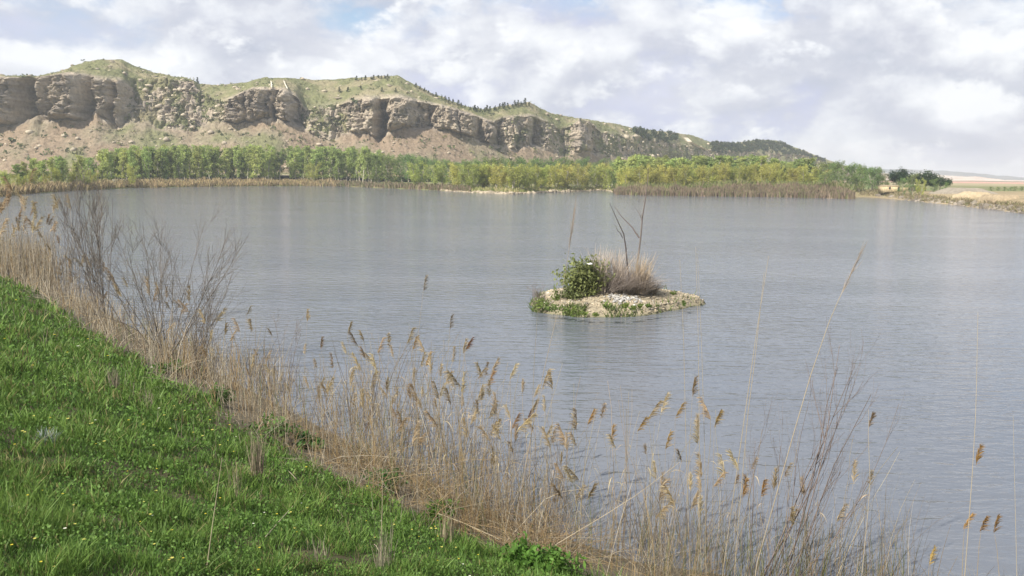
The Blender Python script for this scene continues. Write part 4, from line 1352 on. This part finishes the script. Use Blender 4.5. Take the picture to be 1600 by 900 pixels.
FM = [flower_mesh('yellow_flower', (.75, .62, .06), r8), flower_mesh('yellow_flower', (.72, .66, .16), r8, .018), flower_mesh('white_flower', (.75, .76, .60), r8, .016)]
P2, rr = bank_sample(r8, 1500, 3.4, 30, -42, 12)
sd = lake_sd(P2); keep = (sd + edge_noise(P2) > 2.8) & (fbm(P2[:, 0] * .3, P2[:, 1] * .3, 71.0, 2) + .25 > r8.random(len(P2)) * .9)
P2, rr, sd = P2[keep][:300], rr[keep][:300], sd[keep][:300]
gz = ground_z(P2, sd)
for i in range(len(P2)):
    k = 2 if i % 9 == 0 else i % 2
    o = obj('white_flower' if k == 2 else 'yellow_flower', FM[k], None, (P2[i, 0], P2[i, 1], gz[i]), (0, 0, random.uniform(0, 6)), random.uniform(.7, 1.25) * max(.9, rr[i] / 11))
    if k == 2: tag(o, 'tiny whitish flower in the bank grass', 'flower', 'white flowers in the grass')
    else: tag(o, 'tiny yellow flower in the bank grass', 'flower', 'yellow flowers in the grass')

# ------------------------------------------------------------------ near bank: reeds
sh = np.array(near_pts + right_pts[:1])
seg = np.hypot(*np.diff(sh, axis=0).T); cum = np.concatenate([[0], np.cumsum(seg)])


def shore_point(s):
    return np.array([np.interp(s, cum, sh[:, 0]), np.interp(s, cum, sh[:, 1])])


spx = np.array(near_px + [(1900, 985)], float)[:, 0]


def s_of_px(px): return np.interp(px, spx, cum)


def belt_points(r, n, x0, x1, d0, d1):
    """points in the reed belt between two picture columns, d metres inland of the waterline"""
    px = r.uniform(x0, x1, n)
    s = np.interp(px, spx, cum)
    p = np.stack([np.interp(s, cum, sh[:, 0]), np.interp(s, cum, sh[:, 1])], 1)
    p2 = np.stack([np.interp(s + .3, cum, sh[:, 0]), np.interp(s + .3, cum, sh[:, 1])], 1)
    tg = p2 - p; tg /= np.linalg.norm(tg, axis=1)[:, None] + 1e-9
    inl = np.stack([tg[:, 1], -tg[:, 0]], 1)
    q = p + inl * r.uniform(d0, d1, n)[:, None]
    return q, ground_z(q)


HPX = [(0, 1), (330, .85), (540, .85), (600, 1.45), (680, 1.45), (740, 1.0), (860, 1.0), (1000, .95), (2000, .95)]


def stem_stuff(name, label, x0, x1, n, d0, d1, hh, lean, cols, rad, seed, bend=.3, pref=(0, 0), cat='reeds', dens=None):
    r = np.random.default_rng(seed)
    q, gz = belt_points(r, n, x0, x1, d0, d1)
    cl = fbm(q[:, 0] * .9, q[:, 1] * .9, seed * .37, 2)
    k = r.random(n) < .12 + 1.1 * sstep(-.25, .45, cl)
    q, gz, cl = q[k], gz[k], cl[k]; n = len(q)
    qx = project(np.column_stack([q, gz]))[0]
    h = r.uniform(*hh, n) * (1 + .5 * cl) * np.interp(qx, *zip(*HPX))
    t = np.linspace(0, 1, 5)
    ln = r.normal(size=(n, 2)) * lean + np.array(pref)
    bd = r.normal(size=(n, 2)) * bend
    Px = q[:, 0, None] + (ln[:, :1] * t + bd[:, :1] * t ** 2.2) * h[:, None]
    Py = q[:, 1, None] + (ln[:, 1:] * t + bd[:, 1:] * t ** 2.2) * h[:, None]
    Pz = np.maximum(gz, -.3)[:, None] - .05 + h[:, None] * t * np.clip(1 - .35 * np.hypot(*(ln + bd).T)[:, None] * t, .2, 1)
    dist = np.hypot(*q.T)
    R = rad * np.array([1.1, 1, .9, .7, .35])[None] * r.uniform(.6, 1.4, (n, 1)) * np.clip(dist / 18, .8, 1.8)[:, None]
    cols = np.array(cols)
    c = cols[r.integers(0, len(cols), n)] * r.uniform(.65, 1.3, (n, 1))
    V, F, C = tubes(np.stack([Px, Py, Pz], -1), R, c)
    return tag(obj(name, make_mesh(name, V, F, M_reed, C)), label, cat, kind='stuff')


GREY = [(.18, .15, .115), (.52, .46, .36), (.37, .325, .25), (.32, .275, .20), (.40, .345, .255), (.28, .23, .165), (.44, .38, .275)]
GOLD = [(.19, .135, .08), (.39, .28, .14), (.33, .235, .12), (.43, .32, .175), (.28, .20, .115)]
GRN = [(.16, .18, .07), (.20, .21, .09)]
stem_stuff('dead_reed_stems', 'mass of thin dead reed stems along the near bank', -150, 105, 4200, -1.4, 2.2, (1.4, 3.0), .09, GREY + GOLD[:2], .0052, 201, .08)
stem_stuff('dead_reed_stems', 'lower dead reed stems around the feet of the bare shrubs', 95, 420, 2300, -1.0, 2.2, (.5, 1.35), .15, GREY + GOLD[:2], .0046, 209, .14)
stem_stuff('dead_reed_stems', 'mass of thin dead reed stems below the grass in the middle', 330, 860, 2300, -1.6, 2.4, (.6, 2.2), .12, GREY + GOLD, .0048, 202, .16)
stem_stuff('dead_reed_stems', 'thin dead reed stems along the bottom right waterline', 830, 1400, 1400, -1.2, 2.2, (.5, 2.0), .11, GREY + GOLD, .004, 203, .16)
stem_stuff('dead_reed_stems', 'short sparse dead stems at the lower right corner', 1330, 1850, 420, -.6, 1.2, (.2, .75), .25, GREY + GOLD, .0036, 204, .3)
stem_stuff('reed_litter', 'tangled bent reed litter at the foot of the reeds', 120, 1100, 2900, .0, 2.8, (.35, 1.0), .5, GREY + GREY + GOLD, .0038, 205, .7, (0, 0), 'reed litter')
stem_stuff('golden_litter', 'golden brown tangle of fallen reed leaves in the middle of the belt', 540, 1000, 2300, .2, 2.2, (.3, .8), .5, GOLD, .0042, 206, .8, (0, 0), 'reed litter')
stem_stuff('green_shoots', 'young green shoots among the dead reeds', 260, 1420, 700, -.8, 1.6, (.5, 1.3), .10, GRN, .005, 207, .12, (0, 0), 'shoots')
stem_stuff('grass_stalks', 'dry upright stalks scattered through the grass edge', 60, 860, 700, 2.4, 5.5, (.2, .6), .12, GREY, .0026, 208, .12, (0, 0), 'stalks')

# individual reeds -----------------------------------------------------------
def plume_arrays(r, ln=.30, wid=.055, n=80, colr=(.42, .28, .11), droop=.6):
    """feathery drooping panicle from the origin upward"""
    f = r.random(n) ** .85
    a = r.uniform(0, 6.28, n)
    side = r.choice([0.4, 1.0], n)
    P0 = np.stack([.02 * f, 0 * f, ln * f], 1)
    l2 = ln * (.55 - .25 * f) * r.uniform(.5, 1.2, n)
    out = np.stack([np.cos(a) * .42 + .3 * droop, np.sin(a) * .42, np.ones(n) * .95], 1)
    out /= np.linalg.norm(out, axis=1)[:, None]
    t = np.linspace(0, 1, 4)
    P = P0[:, None, :] + out[:, None, :] * (l2[:, None] * t)[..., None]
    P[..., 2] -= (droop * .5 * l2)[:, None] * t ** 2
    P[..., 0] += (droop * .35 * l2)[:, None] * t ** 2 + droop * .12 * ln * (f[:, None]) ** 2
    W = np.array([.4, 1, .9, .2])[None] * .0040 * r.uniform(.6, 1.4, (n, 1))
    S = r.normal(size=(n, 3)); S /= np.linalg.norm(S, axis=1)[:, None]
    c = np.array(colr) * r.uniform(.6, 1.35, (n, 1))
    return ribbons(P, W, S, c)


PL = []
for i in range(8):
    r = np.random.default_rng(300 + i)
    colr = [(.44, .34, .20), (.52, .42, .26), (.34, .26, .16), (.46, .375, .25)][i % 4]
    V, F, C = plume_arrays(r, r.uniform(.28, .42), .05, 130, colr, r.uniform(.4, 1.0))
    PL.append(make_mesh('plume', V, F, M_plume, C))
ST, LF, TIPS = [], [], []
for i in range(8):
    r = np.random.default_rng(320 + i)
    t = np.linspace(0, 1, 8)
    bx, by = r.normal(0, .10), r.normal(0, .10)
    P = np.stack([bx * t ** 1.8 * 3, by * t ** 1.8 * 3, 3 * t], 1)
    P[1:-1, :2] += r.normal(size=(6, 2)) * .012
    V, F, C = tubes(P[None], np.linspace(.0062, .0028, 8)[None], np.array([[.40, .33, .225]]), 4)
    ST.append(make_mesh('stem', V, F, M_reed_obj, C)); TIPS.append(P[-1])
    lf = []
    for j in range(3):
        f = r.uniform(.3, .85); q = np.array([np.interp(f, t, P[:, m]) for m in range(3)])
        a = r.uniform(0, 6.28); L_ = r.uniform(.25, .5); u = np.linspace(0, 1, 5)
        B = q + np.stack([np.cos(a) * L_ * u * .8, np.sin(a) * L_ * u * .8, L_ * (.75 * u - .95 * u ** 2)], 1)
        V, F, C = ribbons(B[None], np.array([[.004, .009, .008, .005, .001]]), np.array([[-math.sin(a), math.cos(a), .2]]), np.array([[.38, .31, .20]]))
        lf.append(make_mesh('leaf', V, F, M_reed_obj, C))
    LF.append(lf)


def reed(loc, height, label, group, plume=True, leaves=2, rot=None, tilt=(0, 0), name='plumed_reed', i=None, ps=.85):
    i = random.randrange(8) if i is None else i
    s = height / 3.0
    t = thing(name, label, 'reed', loc, group, (tilt[0], tilt[1], random.uniform(0, 6.28) if rot is None else rot), s)
    st_ = obj('stem', ST[i], t)
    for j in range(leaves): obj('leaf', LF[i][j], st_)
    if plume:
        k = random.randrange(8)
        p = obj('plume', PL[k], t, TIPS[i] - np.array([0, 0, .08]), (0, random.uniform(0, .5), random.uniform(0, 6.28)), ps * random.uniform(.8, 1.2) / s * random.uniform(.9, 1.15))
    return t


def reed_group(n, x0, x1, d0, d1, hh, label, group, seed, plume=True, name='plumed_reed', tilt=.09, leaves=2, ps=.92):
    r = np.random.default_rng(seed)
    q, gz = belt_points(r, n, x0, x1, d0, d1)
    for i in range(n):
        reed((q[i, 0], q[i, 1], max(gz[i], -.25) - .05), r.uniform(*hh), label, group, plume, leaves, None, (r.normal() * tilt, r.normal() * tilt), name, None, ps)


reed_group(90, -60, 115, -.6, 2.4, (2.4, 5.4), 'golden plumed reed in the tall dense stand at the far left', 'tall plumed reeds at the far left', 401, tilt=.05, ps=1.9)
reed_group(26, 110, 330, -.8, 1.6, (1.3, 2.3), 'plumed reed among the bare shrubs on the left', 'plumed reeds among the left shrubs', 402, ps=1.4)
reed_group(30, 330, 600, -.8, 2.0, (.9, 2.2), 'plumed reed in the low belt left of the middle clump', 'plumed reeds in the left middle belt', 403)
reed_group(80, 560, 880, -1.4, 1.8, (1.2, 3.0), 'golden plumed reed in the dense clump at the middle of the belt', 'plumed reeds in the middle clump', 404)
reed_group(34, 860, 1140, -1.2, 1.2, (.9, 2.7), 'brown plumed reed at the waterline below the islet', 'plumed reeds below the islet', 405)
reed_group(10, 1100, 1300, -.8, 1.0, (.9, 2.2), 'plumed reed at the waterline near the leaning bare shrub', 'plumed reeds by the leaning shrub', 406)
reed_group(34, 600, 1000, -1.4, 1.0, (2.2, 3.2), 'bare plumeless reed stalk in the middle of the belt', 'bare stalks in the middle belt', 407, False, 'reed_stalk', .10, 1)
reed_group(24, 980, 1330, -1.2, 1.2, (1.8, 3.0), 'bare plumeless reed stalk in the lower right belt', 'bare stalks in the lower right belt', 408, False, 'reed_stalk', .12, 1)


# single reeds the photograph lets one pick out
def ground_hit(px, py):
    d = ray(px, py)
    Q = EYE + d * np.linspace(3, 70, 1400)[:, None]
    k = np.where(Q[:, 2] <= np.maximum(ground_z(Q[:, :2]), 0.0))[0]
    return Q[k[0]] if len(k) else EYE + d * 60


def special(pxs, Y, label, rad=.006, colr=(.40, .34, .25), plume_at=None, plume_ln=.32, plume_col=(.40, .27, .11), feather=False, name='reed_stalk', seed=1, lying=False):
    """a reed whose visible run is given in the picture and which stands at distance Y"""
    r = np.random.default_rng(seed)
    P = poly_at(pxs, Y, 9, 0.0)
    # carry the foot down to the ground
    if not lying:
        d = (P[0] - P[1]); d /= np.linalg.norm(d)
        q = P[0] + np.arange(200)[:, None] * np.array([d[0] * .02, 0, -.05 if d[2] > -.3 else d[2] * .05])
        k = np.where(q[:, 2] <= ground_z(q[:, :2]) - .04)[0]
        q = q[k[0]] if len(k) else q[0]
        P = np.concatenate([q[None], P])
    else:
        P = np.array([ground_hit(*project(p[None])[:2]) if False else p for p in P]); P = np.concatenate([P[:1], P])
    base = P[0].copy()
    t = thing(name, label, 'reed', base)
    Q = P - base
    V, F, C = tubes(Q[None], np.linspace(rad, rad * .4, len(Q))[None], np.array([colr]), 5)
    obj('stem', make_mesh('stem', V, F, M_reed, C), t)
    if plume_at is not None:
        pp = at(plume_at[0], plume_at[1], Y) - base
        V, F, C = plume_arrays(r, plume_ln, .05, 120, plume_col, .75)
        obj('plume', make_mesh('plume', V, F, M_plume, C), t, pp, (0, r.uniform(-.1, .35), r.uniform(-.6, .6)))
    if feather:
        tip, d = Q[-1], Q[-1] - Q[-3]
        d /= np.linalg.norm(d); n = 70
        f = r.random(n)
        P0 = tip - d * (f * .55)[:, None]
        dirs = d + r.normal(size=(n, 3)) * .10; l2 = r.uniform(.12, .34, n)
        u = np.linspace(0, 1, 3)
        PP = P0[:, None] + dirs[:, None] * (l2[:, None] * u)[..., None]
        S = r.normal(size=(n, 3)); S /= np.linalg.norm(S, axis=1)[:, None]
        V, F, C = ribbons(PP, np.tile([[.002, .0022, .0006]], (n, 1)), S, np.tile([[.33, .27, .21]], (n, 1)))
        obj('plume', make_mesh('plume', V, F, M_reed, C), t)
    return t


special([(1183, 880), (1262, 600), (1300, 490), (1342, 402)], 10.5, 'tallest reed bending right with a feathery tip over the water', .008, feather=True, name='feathery_reed', seed=1)
special([(1130, 890), (1165, 640), (1182, 520), (1201, 400)], 10.8, 'very tall straight stalk, left of a close pair, right of the islet', .007, seed=2)
special([(1148, 890), (1168, 650), (1180, 560), (1194, 425)], 11.2, 'very tall straight stalk, right of a close pair, right of the islet', .0065, seed=3)
special([(1078, 890), (1072, 700), (1068, 520), (1062, 405)], 11.0, 'tall thin stalk crossing the right tip of the islet, leftmost', .0055, seed=4)
special([(1092, 890), (1093, 700), (1091, 520), (1087, 385)], 11.4, 'tall thin stalk right of the islet tip, in the middle of three', .0055, seed=5)
special([(1104, 890), (1101, 700), (1096, 530), (1090, 400)], 11.8, 'tall thin stalk right of the islet tip, rightmost of three', .005, seed=6)
special([(808, 800), (845, 600), (880, 450), (897, 335)], 12.5, 'long thin reed rising across the left end of the islet', .006, colr=(.36, .30, .23), feather=True, name='feathery_reed', seed=7)
special([(835, 560), (838, 520), (840, 480)], 12.6, 'short thin stalk below the left tip of the islet', .004, colr=(.3, .26, .2), seed=8)
special([(1346, 905), (1360, 760), (1357, 690), (1357, 640)], 10.5, 'pale lone stalk with a thin dark plume near the lower right', .0055, (.46, .40, .31), (1358, 668), .2, (.22, .17, .11), name='plumed_reed', seed=9)
special([(1507, 905), (1518, 760), (1525, 640), (1528, 488)], 9.8, 'tall pale stalk on the right with a brown plume beside it', .0062, (.45, .39, .30), (1525, 728), .26, (.30, .19, .07), name='plumed_reed', seed=10)
special([(1589, 905), (1586, 780), (1583, 650)], 10.2, 'pale bare stalk at the right edge', .005, (.45, .40, .32), seed=11)
special([(1526, 910), (1530, 850), (1533, 830)], 10.4, 'short reed with a brown plume, middle of the lower right three', .0045, (.38, .30, .2), (1531, 832), .24, (.32, .21, .08), name='plumed_reed', seed=12)
special([(1562, 910), (1558, 860), (1554, 835)], 10.2, 'short reed with a dark brown plume, right of the lower right three', .0045, (.42, .34, .24), (1553, 834), .24, (.26, .16, .07), name='plumed_reed', seed=13)
special([(1503, 910), (1505, 850), (1507, 828)], 10.6, 'short reed with a golden plume, left of the lower right three', .0045, (.4, .32, .2), (1505, 828), .24, (.44, .30, .11), name='plumed_reed', seed=14)
special([(1450, 910), (1452, 880)], 10.6, 'short golden plumed reed low at the right waterline', .0045, (.4, .32, .2), (1452, 884), .26, (.44, .30, .11), name='plumed_reed', seed=15)
for i, (x, y, x0, col_, lab) in enumerate([
        (727, 545, 700, (.26, .15, .07), 'reed with a dark rusty plume high above the middle clump'), (762, 602, 745, (.40, .26, .11), 'golden brown plume just right of the high rusty one'),
        (918, 662, 905, (.42, .28, .11), 'lone golden brown plume over the water below the islet left end'), (996, 672, 990, (.42, .27, .10), 'large golden plume over the water below the islet'),
        (1055, 652, 1052, (.36, .24, .11), 'slim brown plume right of the large golden one'), (1116, 665, 1112, (.40, .27, .11), 'slim upright golden plume below the islet right tip'),
        (1082, 616, 1072, (.24, .16, .09), 'small dark plume highest below the islet'), (1040, 700, 1035, (.42, .30, .13), 'golden plume low beside the large golden one'),
        (800, 668, 780, (.30, .20, .10), 'dark brown plume at the right shoulder of the middle clump'), (822, 660, 812, (.24, .15, .08), 'rusty plume rightmost on the middle clump shoulder'),
        (665, 570, 640, (.48, .34, .15), 'tall golden plume topping the middle clump'), (645, 545, 622, (.36, .25, .12), 'brown plume left of the tall golden one'),
        (480, 500, 470, (.46, .36, .18), 'faint pale plume alone above the left belt'), (662, 452, 640, (.30, .26, .2), 'thin grey plume high over the water left of the islet'),
        (703, 512, 690, (.30, .25, .2), 'tiny grey plume over the water left of the rusty one'), (385, 490, 372, (.34, .30, .24), 'pale thin plume right of the large bare shrub'),
        (955, 690, 945, (.42, .29, .12), 'golden plume left of the large golden one'), (1190, 775, 1182, (.42, .28, .11), 'golden plume low between the tall stalks'), (1160, 775, 1157, (.38, .26, .10), 'small golden plume left of the low one')]):
    Yd = float(np.interp(x, [385, 480, 600, 800, 1000, 1190], [23, 20, 17, 14.5, 13, 12.2]))
    special([(x0, y + 190), (x0 + (x - x0) * .5, y + 90), (x, y - 2)], Yd, 'reed with a ' + lab if not lab.startswith('reed') else lab, .0052, (.38, .31, .21), (x, y + 3), .30, col_, name='plumed_reed', seed=40 + i)

# stalks lying or standing in the grass
def lying(p0, p1, label, rad=.006, lift=.08):
    a, b = ground_hit(*p0), ground_hit(*p1)
    P = np.array([a + (b - a) * f + np.array([0, 0, lift + .02 * math.sin(3 * f)]) for f in np.linspace(0, 1, 6)])
    t = thing('fallen_stalk', label, 'stalk', a)
    V, F, C = tubes((P - a)[None], np.linspace(rad, rad * .6, 6)[None], np.array([[.46, .40, .28]]), 5)
    obj('stem', make_mesh('stem', V, F, M_reed, C), t)


lying((415, 850), (482, 775), 'pale stalk lying slanted in the grass near the bottom middle')
lying((450, 742), (470, 766), 'short pale stalk lying in the grass below the reed tuft')
lying((523, 801), (536, 816), 'stub of a pale stalk in the grass')
lying((685, 820), (780, 862), 'long pale stalk lying along the lower edge of the grass', .007, .2)
lying((585, 860), (592, 872), 'tiny pale stub low in the grass', .006)
special([(322, 895), (332, 820), (347, 715)], float(ground_hit(322, 895)[1]), 'pale slim stalk standing alone in the grass at the bottom', .006, (.46, .40, .27), seed=60)
special([(594, 880), (597, 800), (598, 730)], float(ground_hit(594, 880)[1]), 'straight pale stalk standing in the grass near the reed edge', .006, (.44, .37, .26), seed=61)
special([(870, 850), (945, 805), (1000, 770), (1062, 722)], 11.6, 'long pale stalk leaning far right across the belt', .007, (.46, .38, .27), seed=62)
special([(852, 780), (880, 768), (925, 762)], 12.4, 'broken stalk bent right above the bottom reeds', .006, (.46, .4, .3), seed=63)
special([(592, 790), (560, 720), (520, 650)], 14.5, 'pale broken stalk leaning left across the brown belt', .007, (.46, .40, .32), seed=64)
special([(640, 790), (665, 740), (720, 690)], 14.0, 'pale stalk leaning right in the middle clump', .006, (.44, .36, .24), seed=65)

# dry tufts and weeds at the grass edge
def tuft_at(px, py, n, h, label, colr, seed, name='dry_tuft', sp=.35, wid=.004, cat='grass tuft', br=.1, mat=None):
    g = ground_hit(px, py)
    return tussock(name, label, g - np.array([0, 0, .03]), n, h, sp, colr, seed, (0, 0), .5, wid, 'tufts at the grass edge', cat, mat, br)


tuft_at(403, 752, 110, .85, 'dark dry tuft of stubble standing in the grass below the left belt', (.30, .25, .18), 501, wid=.004, sp=.18)
tuft_at(600, 890, 40, .6, 'grey dry stalk tuft at the bottom edge of the grass', (.30, .27, .20), 502, sp=.2, wid=.003)
tuft_at(370, 780, 26, .6, 'thin dry stalk tuft left of the dark stubble tuft', (.30, .25, .18), 503, sp=.15, wid=.004)
tuft_at(180, 612, 40, .6, 'grey dry tuft in the upper grass', (.27, .23, .17), 504, sp=.3, wid=.006)
tuft_at(235, 640, 24, .5, 'pale dry tuft right of the grey one', (.3, .26, .19), 505, sp=.3, wid=.006)
tuft_at(500, 880, 24, .4, 'small dry tuft left at the bottom edge', (.28, .25, .18), 506, sp=.2, wid=.004)
tuft_at(75, 695, 90, .28, 'small silvery grey weed in the middle of the left grass', (.26, .30, .27), 507, 'grey_weed', .8, .006, 'weed')
tuft_at(700, 850, 40, .55, 'dry upright stalk tuft where grass meets reeds', (.30, .25, .17), 508, sp=.15, wid=.005)
for i, (px, py, h, w, lab, cl) in enumerate([(820, 888, .42, .4, 'bright green leafy weed at the bottom, left of two', (.11, .22, .04)), (868, 898, .4, .38, 'bright green leafy weed at the bottom, right of two', (.11, .21, .04)),
                                             (425, 690, .5, .5, 'dark leafy weed under the left belt', (.09, .17, .045)), (335, 632, .45, .45, 'dark green weed at the grass corner left of the stubble', (.09, .17, .045)),
                                             (600, 770, .5, .35, 'dark green weed in a gap of the reed edge', (.08, .16, .04)), (480, 700, .4, .4, 'green weed below the bare twigs in the left belt', (.10, .19, .045)),
                                             (690, 815, .35, .4, 'low green weed at the reed edge by the long fallen stalk', (.08, .16, .03)), (265, 585, .4, .45, 'green weed under the large bare shrub', (.08, .17, .03))]):
    leaf_bush('leafy_weed', lab, ground_hit(px, py) - np.array([0, 0, .02]), w, w, h, 520, .05, cl, 520 + i, 'leafy weeds at the grass edge', 'weed')


# ------------------------------------------------------------------ bare shrubs on the near bank
def bare_shrub(label, base, h, spread, nst, seed, colr, lean=(0, 0), child=.5, depth=2, nch=4, r0=.014, up=.05, sp=.55, group='bare shrubs on the near bank'):
    r = np.random.default_rng(seed)
    t = thing('bare_shrub', label, 'shrub', base, group)
    for _ in range(nst):
        out = []
        d = np.array([r.normal() * spread + lean[0], r.normal() * spread * .7 + lean[1], 1])
        p = branch_poly(r, (r.normal() * .12, r.normal() * .12, -.08), d, h * r.uniform(.65, 1.08) * np.linalg.norm(d) ** .4, 7, .06, up)
        grow(r, p, r0 * r.uniform(.7, 1.2), depth, out, h * child, nch, sp, 7, up, .09)
        obj('stem', branches_mesh('stem', out, colr, r, None, 3, .00014 * np.hypot(base[0], base[1])), t)
    return t


def shore_base(px, d):
    s = s_of_px(px); p = shore_point(s); q = shore_point(s + .3); tg = (q - p) / np.linalg.norm(q - p)
    b = p + np.array([tg[1], -tg[0]]) * d
    return np.array([b[0], b[1], max(ground_z(b[None])[0], -.1)])


def base_px(px, py):
    return ground_hit(px, py)


bare_shrub('upright bare grey shrub behind the left reeds', base_px(160, 505), 5.9, .10, 13, 601, (.15, .13, .11), (-.02, 0), .30, 2, 6, .020, .08, .45)
bare_shrub('slim bare shrub left of the upright grey shrub', base_px(112, 470), 5.0, .12, 7, 602, (.16, .14, .12), (0, 0), .3, 2, 4, .018, .08, .45)
bare_shrub('wide spreading bare shrub, largest on the left', base_px(262, 562), 4.7, .36, 17, 603, (.155, .135, .115), (.04, 0), .36, 2, 6, .018, .05, .55)
bare_shrub('right leaning bare branches beside the largest shrub', base_px(300, 582), 3.3, .22, 11, 604, (.15, .13, .11), (.42, .1), .36, 2, 5, .014, .05, .55)
bare_shrub('thin bare twigs above the left belt', shore_base(480, .5), 2.5, .22, 6, 605, (.20, .165, .145), (.05, 0), .3, 2, 3, .011, .06, .45)
bare_shrub('thin dark bare twigs left of the middle clump', shore_base(590, .3), 2.6, .18, 6, 606, (.15, .12, .105), (.05, 0), .28, 2, 3, .011, .08, .4)
bare_shrub('slight bare twigs within the middle clump', shore_base(680, .6), 2.0, .2, 5, 607, (.17, .14, .12), (.1, 0), .28, 2, 3, .009, .08, .4)
bare_shrub('bare reddish shrub leaning right over the lower right water', shore_base(1195, .8), 3.5, .16, 12, 608, (.23, .185, .165), (.42, .0), .34, 2, 4, .012, .10, .32)
bare_shrub('small dark bare shrub at the lower right waterline', shore_base(1255, .2), 1.5, .22, 7, 609, (.17, .16, .10), (.25, 0), .3, 2, 4, .008, .10, .4)

# ------------------------------------------------------------------ air
m, t = new_mat('air_haze')
o_ = N(t, 'ShaderNodeOutputMaterial')
v_ = N(t, 'ShaderNodeVolumePrincipled')
v_.inputs['Color'].default_value = (.87, .93, 1, 1)
v_.inputs['Density'].default_value = 0.00026
v_.inputs['Anisotropy'].default_value = 0.2
t.links.new(v_.outputs[0], o_.inputs['Volume'])
V, F = box_arrays(-6200, 6200, -300, 6200, -4, float(HP[..., 2].max()) + 14)
hz_ = obj('haze', make_mesh('haze', V, F, m))
tag(hz_, 'thin pale haze in the air over the lake', 'haze', kind='stuff')
